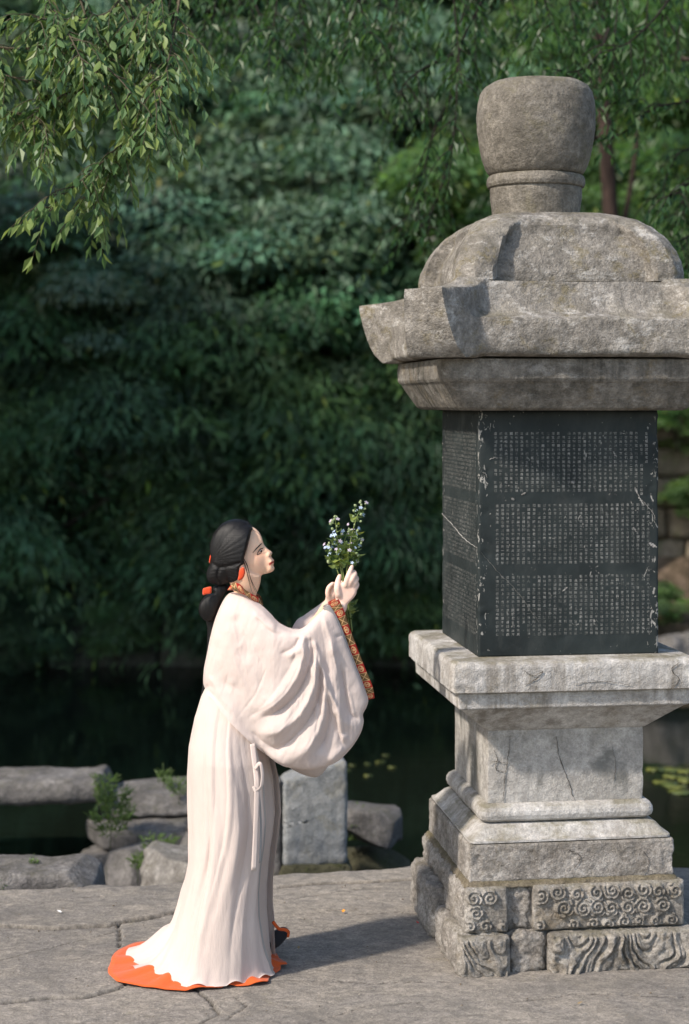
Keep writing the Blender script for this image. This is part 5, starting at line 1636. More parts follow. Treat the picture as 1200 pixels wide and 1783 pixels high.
# near hand: palm and five fingers
palm = Pillow(cB([(300, 800), (318, 765), (352, 752), (395, 742), (438, 762), (470, 795), (474, 840), (450, 880), (415, 915), (385, 955), (350, 965), (325, 930), (300, 880)]), 0.8, 200)
pv, pf = palm.build(DH, 0.013 * np.tanh(palm.t / 6), 0.013 * np.tanh(palm.t / 6))
limbs.append((pv, pf))
def finger(pts, ds, r):
    c = cB(pts)
    return cap_tube([q3(x, y, d) for (x, y), d in zip(c, ds)], r, 10, 12)
limbs += [
    finger([(325, 850), (316, 795), (322, 745), (336, 705)], [DH - .010, DH - .012, DH - .002, DH + .012], [0.0125, 0.0115, 0.0100, 0.0078]),   # thumb
    finger([(384, 775), (402, 712), (422, 662), (436, 630)], [DH - .008, DH - .014, DH - .002, DH + .016], [0.0112, 0.0102, 0.0090, 0.0072]),   # index
    finger([(412, 775), (438, 722), (458, 690), (452, 672)], [DH - .006, DH - .014, DH + .004, DH + .026], [0.0112, 0.0104, 0.0092, 0.0074]),   # middle
    finger([(440, 790), (462, 748), (474, 725), (462, 712)], [DH - .002, DH - .008, DH + .010, DH + .030], [0.0106, 0.0098, 0.0086, 0.0070]),   # ring
    finger([(456, 815), (474, 785), (480, 768), (468, 755)], [DH + .002, DH - .002, DH + .012, DH + .028], [0.0086, 0.0078, 0.0070, 0.0058]),   # little
]
# far hand
DF = 5.985
limbs += [cap_tube([q3(576, 1046, DF), q3(580, 1034, DF), q3(584, 1024, DF)], [0.020, 0.024, 0.020], 12),
    finger([(258, 905), (240, 860), (248, 810), (280, 778)], [DF - .012, DF - .020, DF - .024, DF - .022], [0.0105, 0.0100, 0.0088, 0.0072]),
    finger([(300, 820), (330, 780), (372, 775), (398, 800)], [DF, DF - .005, DF - .015, DF - .030], [0.0095, 0.009, 0.008, 0.0066]),
    finger([(305, 845), (340, 815), (380, 815), (402, 835)], [DF, DF - .004, DF - .014, DF - .030], [0.0095, 0.009, 0.008, 0.0066]),
    finger([(305, 870), (340, 848), (378, 850), (398, 866)], [DF, DF - .004, DF - .014, DF - .028], [0.0092, 0.0086, 0.0076, 0.0062]),
    finger([(300, 892), (330, 880), (362, 884), (380, 896)], [DF, DF - .004, DF - .012, DF - .024], [0.0085, 0.008, 0.007, 0.0058])]
V, F = merge([(headV, headF)] + limbs)
tmp = link("fuse", mesh_data("fuse", V - WO, F))
md = tmp.modifiers.new("fuse", 'REMESH')
md.mode = 'VOXEL'; md.voxel_size = 0.0032
md2 = tmp.modifiers.new("smooth", 'SMOOTH')
md2.factor = 0.4; md2.iterations = 2
dg = bpy.context.evaluated_depsgraph_get(); dg.update()
bme = bpy.data.meshes.new_from_object(tmp.evaluated_get(dg))
bpy.data.objects.remove(tmp)
bme.name = "body"
bme.materials.clear()
N = Nodes("skin")
t = N.n('Attribute', attribute_name='tint').outputs['Color']
t = N.mix(N.ramp(N.noise(N.obj(), 55, 5, 0.65), [(0.42, 0.0), (0.7, 0.35)]), t, N.mix(1.0, t, (0.92, 0.72, 0.66), 'MULTIPLY'))
M_skin = N.done(N.bsdf(t, 0.5, 0.35, N.bump(N.noise(N.obj(), 400, 2), 0.04, 0.002), Subsurface_Weight=0.12, Subsurface_Radius=(0.012, 0.005, 0.003), Subsurface_Scale=0.4))
bme.materials.append(M_skin)
bv = np.zeros(len(bme.vertices) * 3, np.float32); bme.vertices.foreach_get('co', bv)
bv = bv.reshape(-1, 3) + WO
bpx = np.stack([bv[:, 0] / K + 600, 700 + (H - bv[:, 2]) / K], 1)
bc = (bpx - np.array([340, 880])) * 7.5
skin = np.tile(np.array([[0.85, 0.57, 0.40]]), (len(bv), 1))
def gb(cx, cy, rx, ry=None):
    return np.exp(-(((bc[:, 0] - cx) / rx) ** 2 + ((bc[:, 1] - cy) / (ry or rx)) ** 2))[:, None]
def paint(col, w):
    global skin
    skin = skin * (1 - w) + np.array(col) * w
paint((0.66, 0.29, 0.15), 0.6 * np.clip(gb(845, 615, 70, 45), 0, 1))
paint((0.70, 0.38, 0.28), 0.40 * gb(830, 700, 110))
lipd, lipt, _ = poly_dist(bc, [(972, 764), (990, 748), (1010, 738), (1034, 736)])
lw = (1 - smooth01((lipd - 11) / 8.0)) * smooth01((bc[:, 0] - 962) / 14)
paint((0.42, 0.035, 0.03), np.clip(lw * 0.95, 0, 1)[:, None])
ml = (1 - smooth01((lipd - 1.5) / 4.0)) * (bc[:, 0] > 968)
paint((0.13, 0.012, 0.012), (0.75 * ml)[:, None])
paint((0.40, 0.20, 0.15), 0.7 * gb(968, 660, 13, 8))
hand = smooth01((bpx[:, 0] - 560) / 10)[:, None]
skin = skin * (1 - hand) + np.array([0.76, 0.55, 0.46]) * hand
col_attr(bme, 'tint', skin)
bme.polygons.foreach_set('use_smooth', np.ones(len(bme.polygons), bool))
body = link("body", bme, woman)

# eye, lashes, eyebrow
N = Nodes("eye")
oo = N.obj()
s = N.n('SeparateXYZ', {0: oo})
dx = N.math('SUBTRACT', s.outputs[0], 0.0035); dz = N.math('SUBTRACT', s.outputs[2], 0.001)
rr = N.math('SQRT', N.math('ADD', N.math('MULTIPLY', dx, dx), N.math('MULTIPLY', dz, dz)))
M_eye = N.done(N.bsdf(N.ramp(N.math('MULTIPLY', rr, 100.0), [(0.0, (0.01, 0.007, 0.005)), (0.36, (0.035, 0.018, 0.010)), (0.42, (0.62, 0.56, 0.52))]), 0.15, 0.5))
N = Nodes("black hair lash"); M_lash = N.done(N.bsdf((0.02, 0.013, 0.010), 0.5))
ex, ey = c1([(855, 588)])[0]
for sgn in (-1, 1):
    yy = head_depth(ex, ey)
    yy = yy if sgn < 0 else 2 * 5.97 - yy
    a = np.linspace(0, 2 * math.pi, 20, endpoint=False); b = np.linspace(-math.pi / 2, math.pi / 2, 12)
    A, B = np.meshgrid(a, b)
    S = 0.0085 * np.stack([np.cos(B) * np.cos(A), np.cos(B) * np.sin(A), np.sin(B) * 0.62], -1).reshape(-1, 3)
    o = mk("eye", S, grid_faces(20, 12, wrap_u=True), M_eye, woman)
    o.location = np.array([wx(ex).item(), yy - sgn * 0.0068 * -1 if sgn < 0 else yy - 0.0068, wz(ey).item()]) - WO
    if sgn < 0: o.location.y = yy + 0.0068 - WO[1]
    o.rotation_euler = (0, rad(32), 0)
    for nm, pts, r in (("eyelashes", [(812, 632), (832, 592), (858, 562), (884, 556), (894, 546)], [0.0007, 0.0014, 0.0017, 0.0013, 0.0006]), ("eyelashes", [(818, 634), (845, 622), (872, 600)], [0.0006, 0.0009, 0.0005]),
                       ("eyebrow", [(760, 606), (800, 560), (840, 520), (872, 490)], [0.0007, 0.0018, 0.0022, 0.0014])):
        c = c1(pts)
        P = np.array([(wx(x).item(), (lambda q: q if sgn < 0 else 2 * 5.97 - q)(head_depth(x, y)) + sgn * 0.0006, wz(y).item()) for x, y in c])
        P = spline(P, 16)
        V, F = tube(P, np.interp(np.linspace(0, 1, 16), np.linspace(0, 1, len(r)), r), 8, flat=(1.0, 1.0))
        wpart(nm, V, F, M_lash)

# -- hair
def hair_mat():
    N = Nodes("black hair")
    uv = N.n('UVMap').outputs[0]
    st = N.noise(N.mapping(uv, (300, 4, 1)), 1.0, 5, 0.75)
    c = N.ramp(st, [(0.38, (0.003, 0.003, 0.0035)), (0.55, (0.008, 0.0075, 0.008)), (0.72, (0.014, 0.0135, 0.0145))])  # paler streaks paint highlights into the black strands
    nb = N.bump(st, 0.45, 0.003)
    return N.done(N.bsdf(c, 0.42, 0.26, nb))
M_hair = hair_mat()
def head_t_at(P):
    out = np.zeros(len(P))
    ix = np.clip(((P[:, 0] - hp.gx[0]) / hp.step).astype(int), 0, len(hp.gx) - 1); iy = np.clip(((P[:, 1] - hp.gy[0]) / hp.step).astype(int), 0, len(hp.gy) - 1)
    return tm * np.tanh(hp.h[iy, ix] / tm) * K * hp.used[iy, ix]
hair_out = c1([(752, 283), (705, 226), (625, 190), (540, 179), (450, 190), (360, 233), (290, 300), (236, 380), (205, 470), (190, 560), (193, 640), (206, 735), (164, 825), (146, 920), (170, 992), (232, 1032), (330, 1046), (440, 1014), (555, 965), (598, 905), (592, 810), (622, 765), (655, 735), (648, 690), (664, 620), (690, 520), (712, 425), (738, 335)])
hh = Pillow(hair_out, 1.0, 500)
Ph = (hh.p - np.array([340, 880])) * 7.5
own = 44 * np.tanh(hh.t / 44) * K
rimd = np.min(np.linalg.norm(hh.p[:, None, :] - hh.poly[None, ::4, :], axis=2), axis=1)
ths = head_t_at(hh.p)
tie = np.array([205, 705.0])
ang = np.arctan2(Ph[:, 1] - tie[1], Ph[:, 0] - tie[0]); rr_ = np.hypot(Ph[:, 0] - tie[0], Ph[:, 1] - tie[1])
upper = Ph[:, 1] < 760
ua = np.where(upper, ang, (Ph[:, 1] - 760) / 260.0 + 0.12 * np.sin((Ph[:, 0] - 150) / 120.0))
groove = 0.0003 * np.sin(ua * 150 + 2.2 * vnoise(np.stack([ua * 14, rr_ / 200, ua * 0], 1), 5)) + 0.0003 * np.sin(ua * 37 + 1.0)
crease = np.exp(-(poly_dist(Ph, [(200, 740), (330, 790), (460, 770), (600, 730)])[0] / 26) ** 2) * 0.0045 + np.exp(-(poly_dist(Ph, [(330, 1040), (300, 920), (320, 820)])[0] / 20) ** 2) * 0.005
th = np.maximum(own, ths + 0.009 * smooth01(rimd / 4.0)) + (groove - crease) * smooth01(rimd / 5)
th = np.where(hh.b, np.where(ths > 0, ths - 0.002, 0), th)
V, F = hh.build(5.97, th, th, sew=False)
hair = wpart("hair", V, F, M_hair)
uv_from_verts(hair.data, np.tile(np.stack([ua / 3, rr_ / 900], 1), (2, 1)))

def lock(name, outline, mid, k, tmax, parent, step=1.2, freq=0.9, along=None):
    p = Pillow(outline, step, 300)
    t = tmax * np.tanh(p.t * K * k / tmax)
    cx = p.p[:, 0] + 4 * np.sin(p.p[:, 1] / 37)
    t = t + 0.0005 * np.sin(cx * freq + 2 * vnoise(np.stack([cx * 0.2, p.p[:, 1] * 0.02, cx * 0], 1), 9)) * smooth01(p.t / 4)
    V, F = p.build(mid, t, t)
    n = len(V)
    o = wpart(name, V, F, M_hair, parent)
    px = V[:, 0] / K + 600; py = 700 + (H - V[:, 2]) / K
    uv_from_verts(o.data, np.stack([(px + 4 * np.sin(py / 37)) / 60, py / 200], 1))
    return o
lock("hair_bulge", c1([(390, 1020), (300, 1030), (235, 1070), (222, 1120), (236, 1150), (150, 1175), (80, 1240), (42, 1330), (48, 1420), (95, 1490), (160, 1530), (235, 1500), (290, 1380), (340, 1260), (390, 1170), (440, 1090)]), 5.985, 1.0, 0.05, hair)
lock("hair_tail", [(357, 1076), (359, 1100), (358, 1130), (356, 1160), (351, 1195), (345, 1230), (341, 1252), (350, 1250), (360, 1215), (372, 1180), (382, 1130), (388, 1080), (375, 1066)], 6.02, 0.9, 0.03, hair)
strand_parts = []
for pts in ([(648, 680), (690, 760), (712, 850), (745, 960), (800, 1070), (860, 1190), (890, 1290)], [(655, 690), (700, 800), (730, 920), (770, 1040), (830, 1150)], [(645, 700), (680, 820), (705, 940), (735, 1050), (770, 1140)], [(640, 690), (672, 800), (700, 900), (738, 1010)], [(735, 340), (715, 440), (690, 540), (668, 640)], [(730, 300), (760, 262), (775, 240)]):
    c = c1(pts)
    P = np.array([(wx(x).item(), min(head_depth(x, y) - 0.002, 5.915) if y < 1030 else 5.895, wz(y).item()) for x, y in c])
    strand_parts.append(tube(spline(P, 22), np.linspace(0.0014, 0.0004, 22), 5))
fr = random.Random(19)
for k in range(70):       # flyaways standing off the outline, and fine hairs lying along the flow
    j = fr.randrange(len(hh.poly))
    p0 = hh.poly[j]
    if p0[0] > 425 and p0[1] > 925: continue
    out = p0 - np.array([400, 960.0]); out /= np.linalg.norm(out)
    tg = np.array([-out[1], out[0]]) * fr.choice((-1, 1))
    L_ = fr.uniform(8, 26)
    a_ = p0 - out * 1.5
    pts = [a_, a_ + tg * L_ * 0.5 + out * fr.uniform(0.8, 3.2), a_ + tg * L_ + out * fr.uniform(-0.5, 4.5)]
    dd_ = 5.97 + fr.uniform(-0.03, 0.03)
    strand_parts.append(tube(spline(np.array([q3(q[0], q[1], dd_) for q in pts]), 10), np.linspace(0.00055, 0.0002, 10), 4))
V, F = merge(strand_parts)
o = wpart("loose_strands", V, F, M_hair, hair)
uv_from_verts(o.data, np.zeros((len(V), 2)))

def slab_pillow(name, outline, mid, tmax, mat, parent=None, step=0.8, k=1.0, relief=None, label=None):
    p = Pillow(outline, step, 240)
    t = tmax * np.tanh(p.t * K * k / tmax)
    tf = t + (relief(p.p) if relief else 0) * smooth01(p.t / 3)
    V, F = p.build(mid, tf, t)
    return wpart(name, V, F, mat, parent, label=label)
slab_pillow("hair_ribbon", c1([(108, 1085), (150, 1062), (215, 1052), (222, 1095), (212, 1138), (150, 1152), (108, 1158)]), 5.945, 0.006, F_ribbon, hair)
slab_pillow("hair_ribbon", c1([(205, 632), (218, 640), (212, 690), (200, 745), (184, 752), (188, 700)]), 5.955, 0.006, F_ribbon, hair)
slab_pillow("ear_ornament", c1([(592, 830), (620, 790), (650, 780), (668, 820), (664, 875), (640, 925), (600, 952), (572, 945), (584, 890)]), head_depth(*c1([(630, 860)])[0]) - 0.020, 0.007, F_ribbon, hair)

# -- skirt
def skirt_ring(py):
    l = interp_tab([(1190, 362), (1215, 350), (1250, 339), (1300, 331), (1350, 329), (1400, 330), (1450, 331), (1500, 328), (1540, 322), (1580, 313), (1610, 304), (1640, 290)], py)
    r = interp_tab([(1190, 470), (1280, 470), (1320, 478), (1360, 487), (1420, 492), (1460, 488), (1500, 482), (1540, 478), (1580, 479), (1620, 484), (1640, 487)], py)
    hy = interp_tab([(1190, 0.075), (1250, 0.110), (1320, 0.150), (1450, 0.165), (1560, 0.175), (1640, 0.19)], py)
    return l, r, hy
FOOT = [(0, .205), (30, .215), (60, .20), (90, .215), (115, .235), (135, .25), (160, .29), (180, .315), (205, .36), (225, .37), (250, .30), (270, .25), (300, .22), (330, .205), (360, .205)]
FOOT_O = [(0, .20), (30, .205), (44, .235), (56, .215), (75, .20), (100, .225), (117, .262), (135, .31), (155, .37), (180, .395), (205, .41), (225, .41), (250, .33), (270, .26), (300, .23), (330, .225), (360, .225)]
FX, FY = wx(385).item(), 5.975
def pleats(a, v, seed, n, amp):
    """irregular hanging folds: rounded ridges, narrow creases, wandering and dying out down the cloth"""
    f = n / 6.0
    drift = 0.25 * np.sin(v * 2.0 + seed) + 0.10 * np.sin(v * 5.0)
    P = np.stack([np.cos(a + drift) * f, np.sin(a + drift) * f, v * 0.9 + 0 * a], -1)
    nz_ = fbm(P, seed, 2, 0.35)
    n1 = np.abs(nz_) * 2.6
    env = 0.45 + 0.9 * np.clip(0.5 + vnoise(np.stack([np.cos(a) * 1.3, np.sin(a) * 1.3, v * 1.4], -1), seed + 3), 0, 1)
    return amp * (0.45 * (np.minimum(n1, 1.15) ** 0.9 * 1.5 - 0.7) + 1.3 * nz_) * env

def skirt_sheet(a_lo, a_hi, seed, n_pl, shrink, foot, top, na=320, nv=110, amp=0.034, hem_z=0.006, grow=0.0):
    """a_lo, a_hi: functions of v giving the open edges of the sheet (radians)"""
    v = np.linspace(0, 1, nv)[:, None]
    u = np.linspace(0, 1, na)[None, :]
    a = a_lo(v) + (a_hi(v) - a_lo(v)) * u
    vt = np.clip(v / 0.80, 0, 1)
    py = top + (1605 - top) * vt
    l, r, hy = skirt_ring(py)
    cx, hx = wx((l + r) / 2), (r - l) / 2 * K
    pl = pleats(a, v + 0 * a, seed, n_pl, 1.0) * (0.06 + 0.94 * smooth01((vt - 0.05) / 0.6)) * amp
    pl = pl + pleats(a, v + 0 * a, seed + 9, 27, 1.0) * amp * 0.18 * (0.15 + 0.85 * np.sin(np.pi * np.clip(vt, 0.05, 0.95)))
    sx = (hx * shrink + pl * 0.65); sy = (hy * shrink + pl)
    sup = 1.0
    X = cx + sx * np.cos(a)
    Y = FY - sy * np.sin(a)
    Zr = wz(py) + 0 * a
    # fall on to the ground
    t = np.clip((v - 0.80) / 0.20, 0, 1)
    ad = np.degrees(a) % 360
    Rf = np.interp(ad, [f[0] for f in foot], [f[1] for f in foot]) + grow
    ft = pleats(a, v * 0 + 1.0 + 0 * a, seed, n_pl, 1.0)
    Rf = Rf + 0.010 * ft
    gx, gy = FX + Rf * np.cos(a), FY - Rf * np.sin(a)
    k1 = t ** 1.15
    X = X * (1 - k1) + gx * k1; Y = Y * (1 - k1) + gy * k1
    z1 = wz(1605)
    Zt = (z1 - 0.03) * (1 - t) ** 2.3 + 0.03 * (1 - t)
    rip = (0.026 * np.maximum(0, ft) + 0.004 * np.sin(a * 23 + 5 * t)) * np.sin(np.pi * np.clip(t, 0, 1) ** 0.8) * 0.8 + 0.012 * np.maximum(0, np.sin(a * 11 + 1.0 + seed)) * t ** 3
    Zr = np.where(t > 0, Zt + rip * smooth01(t * 3) + hem_z * t, Zr)
    crs = 0.0022 * fbm(np.stack([X * 30, Y * 30, Zr * 9], -1), seed + 40, 3)
    X = X + crs * np.cos(a); Y = Y - crs * np.sin(a)
    V = np.stack([X, Y, np.maximum(Zr, 0.004)], -1).reshape(-1, 3)
    return V, grid_faces(na, nv)
TAU = 2 * math.pi
V, F = skirt_sheet(lambda v: 0 * v, lambda v: 0 * v + TAU, 61, 7, 0.84, FOOT, 1200, amp=0.020, hem_z=0.004, grow=-0.02)
inner_skirt = wpart("inner_skirt", V, F, F_inner)
def e_lo(v):
    return np.radians(np.interp(v, [0, .25, .6, .8, .9, 1.0], [50, 47, 46, 38, 28, 24]))
def e_hi(v):
    return np.radians(np.interp(v, [0, 1.0], [352, 338]))
V, F = skirt_sheet(e_lo, e_hi, 62, 11, 1.0, FOOT, 1195, amp=0.024, hem_z=0.010)
skirt = wpart("skirt", V, F, F_skirt)
V2, F2 = skirt_sheet(e_lo, lambda v: e_lo(v) + 0.05, 62, 11, 1.012, FOOT, 1195, na=6, amp=0.024, hem_z=0.014)
wpart("skirt_border", V2, F2, F_grey, skirt)
# orange underskirt lying out on the stone
nr, na = 14, 260
a = np.linspace(0, TAU, na, endpoint=False)[None, :]
t = np.linspace(0, 1, nr)[:, None]
Ro = np.interp(np.degrees(a), [f[0] for f in FOOT_O], [f[1] for f in FOOT_O])
Ro = Ro + 0.006 * np.sin(a * 7 + 1) + 0.002 * np.sin(a * 17)
R0 = 0.14 + 0 * Ro
Rr = R0 + (Ro - R0) * t
Zo = 0.004 + 0.012 * np.maximum(0, np.sin(a * 13 + 0.6 + 2 * t)) * t * (1.15 - t) * 2.2 + 0.05 * (1 - t) ** 2 + 0.006 * np.maximum(0, np.sin(a * 7 + 2)) * t ** 4
V = np.stack([FX + Rr * np.cos(a), FY - Rr * np.sin(a), Zo + 0 * Rr], -1).reshape(-1, 3)
under = wpart("underskirt", V, grid_faces(na, nr, wrap_u=True), F_orange, label="bright orange underskirt spread on the stone")
sm = under.modifiers.new("thickness", 'SOLIDIFY'); sm.thickness = 0.003; sm.offset = 1
# shoe tip
slab_pillow("shoe", [(448, 1676), (458, 1656), (474, 1641), (489, 1634), (499, 1637), (501, 1646), (494, 1658), (478, 1672)], 6.10, 0.035, F_shoe)
slab_pillow("shoe", [(430, 1688), (440, 1678), (458, 1676), (468, 1682), (470, 1690), (450, 1694)], 5.90, 0.03, F_shoe)
V, F = tube(spline([q3(474, 1614, 6.03), q3(484, 1628, 6.04), q3(494, 1631, 6.05), q3(501, 1637, 6.06), q3(500, 1646, 6.06)], 14), 0.006, 6, flat=(1, 0.5))
wpart("shoe_trim", V, F, F_orange)

# -- robe: back, shoulder and near sleeve in one
robe_out = [(404, 1031), (420, 1031), (440, 1040), (456, 1050), (472, 1064), (487, 1079), (505, 1088), (520, 1090), (532, 1085), (545, 1073), (560, 1059), (573, 1048), (581, 1052), (591, 1074), (602, 1102), (614, 1135), (626, 1168), (636, 1196), (641, 1213), (638, 1226), (632, 1238), (633, 1252), (628, 1270), (616, 1290), (602, 1306), (586, 1319), (560, 1328), (530, 1330), (497, 1326), (477, 1316),
            (460, 1300), (440, 1281), (422, 1263), (404, 1246), (388, 1228), (373, 1211), (361, 1203), (354, 1191), (355, 1165), (360, 1140), (366, 1110), (374, 1080), (384, 1055), (394, 1038)]
rp = Pillow(robe_out, 1.6, 520)
P = rp.p
thin = interp_tab([(350, 1.0), (430, 1.0), (500, 0.78), (560, 0.52), (650, 0.36)], P[:, 0])
tmx = 56 * thin
t = tmx * np.tanh(rp.t / tmx) * K
mid = interp_tab([(350, 5.985), (420, 5.955), (480, 5.905), (540, 5.885), (600, 5.905), (650, 5.92)], P[:, 0])
FOLDS = [(cA(p), a_, w_, sk) for p, a_, w_, sk in [
    ([(690, 755), (690, 860), (630, 990), (540, 1085), (420, 1150)], 0.026, 13, 0.2), ([(735, 790), (722, 900), (665, 1030), (570, 1120), (440, 1180)], -0.022, 8, 0.0),
    ([(752, 800), (752, 920), (722, 1055), (645, 1165), (530, 1235), (440, 1225)], 0.026, 12, 0.2), ([(766, 860), (778, 1000), (742, 1130), (662, 1240), (565, 1318), (470, 1306)], -0.022, 8, 0.0),
    ([(788, 880), (802, 1050), (775, 1205), (700, 1320), (600, 1395)], 0.022, 11, 0.1), ([(806, 1040), (824, 1140), (806, 1260), (750, 1360)], -0.018, 7, 0.0),
    ([(828, 740), (850, 900), (868, 1060), (895, 1180), (975, 1225)], 0.016, 10, 0.0), ([(878, 880), (905, 1040), (930, 1150), (990, 1192)], -0.014, 7, 0.0), ([(850, 1130), (872, 1250), (905, 1340)], -0.016, 7, 0.0),
    ([(700, 735), (672, 800), (600, 860)], 0.012, 6, 0.0), ([(672, 745), (640, 800), (560, 840)], -0.010, 5, 0.0), ([(725, 745), (738, 830), (742, 900)], -0.010, 4, 0.0), ([(715, 745), (712, 830), (690, 920)], -0.007, 4, 0.0), ([(745, 760), (768, 850), (770, 930)], 0.010, 5, 0.0),
    ([(330, 640), (370, 720), (400, 800), (390, 900)], -0.009, 14, 0.0), ([(430, 620), (500, 690), (560, 700)], 0.008, 9, 0.0), ([(440, 650), (520, 720), (600, 740)], -0.008, 6, 0.0), ([(300, 680), (320, 800), (350, 900), (400, 960)], 0.008, 16, 0.0),
    ([(230, 760), (240, 900), (290, 1010), (340, 1100)], -0.008, 16, 0.0), ([(165, 1010), (215, 1060), (270, 1110), (330, 1190)], -0.012, 7, 0.0), ([(190, 960), (250, 1040), (310, 1120), (380, 1200)], 0.009, 9, 0.0),
    ([(503 * 1.0, 900), (470, 985), (430, 1065), (332, 1190)], -0.0045, 2.2, 0.0), ([(880, 640), (900, 730), (840, 760)], -0.006, 3, 0.0), ([(790, 640), (830, 760), (850, 860)], 0.008, 7, 0.0),
    ([(400, 1240), (480, 1330), (560, 1385), (640, 1420)], 0.012, 9, 0.0), ([(420, 1235), (500, 1300), (600, 1345)], -0.010, 6, 0.0), ([(900, 1240), (880, 1330), (800, 1410)], 0.012, 9, 0.0)]]
fd = folds(P, FOLDS)
# smaller swags between the main folds, fanning from the elbow
fr = random.Random(8)
small = []
for k in range(26):
    a0 = fr.uniform(0.05, 0.95)
    x0, y0 = 531 + fr.uniform(-14, 26), 1098 + fr.uniform(0, 30)
    ex_, ey_ = 400 + a0 * 215, 1236 + 85 * math.sin(a0 * 2.6)
    mx, my = x0 * 0.45 + ex_ * 0.55 + fr.uniform(8, 26), y0 * 0.35 + ey_ * 0.65 + fr.uniform(-6, 8)
    small.append(([(x0, y0), (x0 * 0.75 + mx * 0.25 + 4, (y0 * 0.6 + my * 0.4)), (mx, my), (ex_, ey_)], fr.choice((-1, 1)) * fr.uniform(0.003, 0.007), fr.uniform(2.5, 5.0), 0.0))
for k in range(16):      # vertical gathers of the sleeve hanging from wrist to hem
    x0 = 560 + k * 3.2 + fr.uniform(-3, 3); y0 = 1070 + k * 8
    small.append(([(x0, y0), (x0 + 10, y0 + 60), (x0 + 12 + fr.uniform(-6, 6), min(y0 + 140, 1300))], fr.choice((-1, 1)) * fr.uniform(0.002, 0.005), fr.uniform(2.0, 4.0), 0.0))
for k in range(14):      # soft drags across back and shoulder
    x0, y0 = fr.uniform(380, 450), fr.uniform(1060, 1180)
    small.append(([(x0, y0), (x0 + fr.uniform(-4, 22), y0 + fr.uniform(20, 40)), (x0 + fr.uniform(0, 40), y0 + fr.uniform(45, 80))], fr.choice((-1, 1)) * fr.uniform(0.002, 0.0045), fr.uniform(3.0, 7.0), 0.0))
fd = 0.88 * fd + 0.6 * folds(P, small)
wr = 0.0028 * np.abs(fbm(np.stack([P[:, 0] * 0.055 + P[:, 1] * 0.02, (P[:, 1] - P[:, 0] * 0.5) * 0.016, P[:, 0] * 0], 1), 67, 3)) + 0.0018 * fbm(np.stack([P[:, 0] * 0.05 + P[:, 1] * 0.03, P[:, 1] * 0.05 - P[:, 0] * 0.03, P[:, 0] * 0], 1), 66, 4)
fade = smooth01(rp.t / 9.0)
tf = np.maximum(t + (fd + wr) * fade, 0.001)
sl, sr, shy = skirt_ring(np.clip(P[:, 1], 1190, 1640))
su = np.clip((P[:, 0] - (sl + sr) / 2) / ((sr - sl) / 2), -1, 1)
over = (mid - (FY - shy * np.sqrt(1 - su * su)) + 0.020) * smooth01((P[:, 1] - 1150) / 50) * smooth01((1 - np.abs(su)) / 0.12)
soft = 0.03
dlt = np.clip((over - tf) / soft, -1, 1)
tf = np.where(over > tf + soft, over, np.where(over < tf - soft, tf, tf + soft * (dlt + 1) ** 2 / 4))      # the robe lies over the skirt
tf = tf + 0.7 * (fd + wr) * smooth01((over - t) / 0.03) * smooth01((rp.t) / 6.0)
V, F = rp.build(mid, tf, t * 1.0, sew=False)
robe = wpart("robe", V, F, F_robe)
# far sleeve
fs = Pillow([(512, 1092), (528, 1079), (545, 1067), (558, 1058), (570, 1050), (582, 1054), (586, 1072), (598, 1130), (612, 1200), (604, 1260), (592, 1318), (576, 1340), (556, 1364), (536, 1365), (506, 1352), (478, 1330), (468, 1270), (476, 1200), (490, 1140)], 1.8, 300)
P = fs.p
fd = folds(P, [([(520, 1090), (540, 1200), (520, 1300)], 0.02, 12, 0), ([(560, 1080), (575, 1200), (560, 1320)], -0.015, 9, 0), ([(470, 1300), (520, 1335), (560, 1330)], 0.01, 6, 0), ([(500, 1310), (540, 1336), (566, 1326)], -0.008, 4, 0)])
t = 40 * np.tanh(fs.t / 40) * K * 0.8
V, F = fs.build(6.09, np.maximum(t + fd * smooth01(fs.t / 8), 0.001), t)
wpart("far_sleeve", V, F, F_robe, robe)

def band(name, left, right, mid, bulge, cells, mat, parent, n=80, m=9):
    """a patterned band between two pixel edges, near and far faces"""
    L, R = spline(left, n), spline(right, n)
    mids = np.interp(np.linspace(0, 1, n), np.linspace(0, 1, len(mid)), mid)
    bl = np.interp(np.linspace(0, 1, n), np.linspace(0, 1, len(bulge)), bulge)
    s = np.linspace(0, 1, m)
    VV, UU = [], []
    for sg in (-1, 1):
        for k in range(m):
            p = L + (R - L) * s[k]
            VV.append(w3(p[:, 0], p[:, 1], mids + sg * bl * (0.75 + 0.25 * math.sin(math.pi * s[k]))))
            UU.append(np.stack([np.linspace(0, cells, n), np.full(n, s[k])], 1))
    V = np.concatenate(VV)
    f = grid_faces(n, m)
    o = wpart(name, V, [f[:, ::-1], f + n * m], mat, parent)
    uv_from_verts(o.data, np.concatenate(UU))
    return o
band("sleeve_trim", [(571, 1046), (583, 1062), (596, 1090), (609, 1128), (622, 1163), (633, 1192), (640, 1214)], [(590, 1038), (598, 1054), (608, 1086), (622, 1124), (636, 1160), (648, 1190), (652, 1211)], [5.905, 5.905, 5.905, 5.91, 5.915, 5.92, 5.92], [0.034, 0.032, 0.026, 0.022, 0.018, 0.012, 0.003], 13, F_brocade, robe)
band("sleeve_lining", [(562, 1053), (577, 1072), (592, 1106), (604, 1138), (617, 1172), (628, 1200), (636, 1214)], [(574, 1047), (586, 1066), (599, 1096), (611, 1131), (624, 1166), (635, 1195), (641, 1214)], [5.903, 5.903, 5.90, 5.905, 5.91, 5.915, 5.92], [0.036, 0.036, 0.034, 0.034, 0.030, 0.022, 0.008], 1, F_grey, robe)
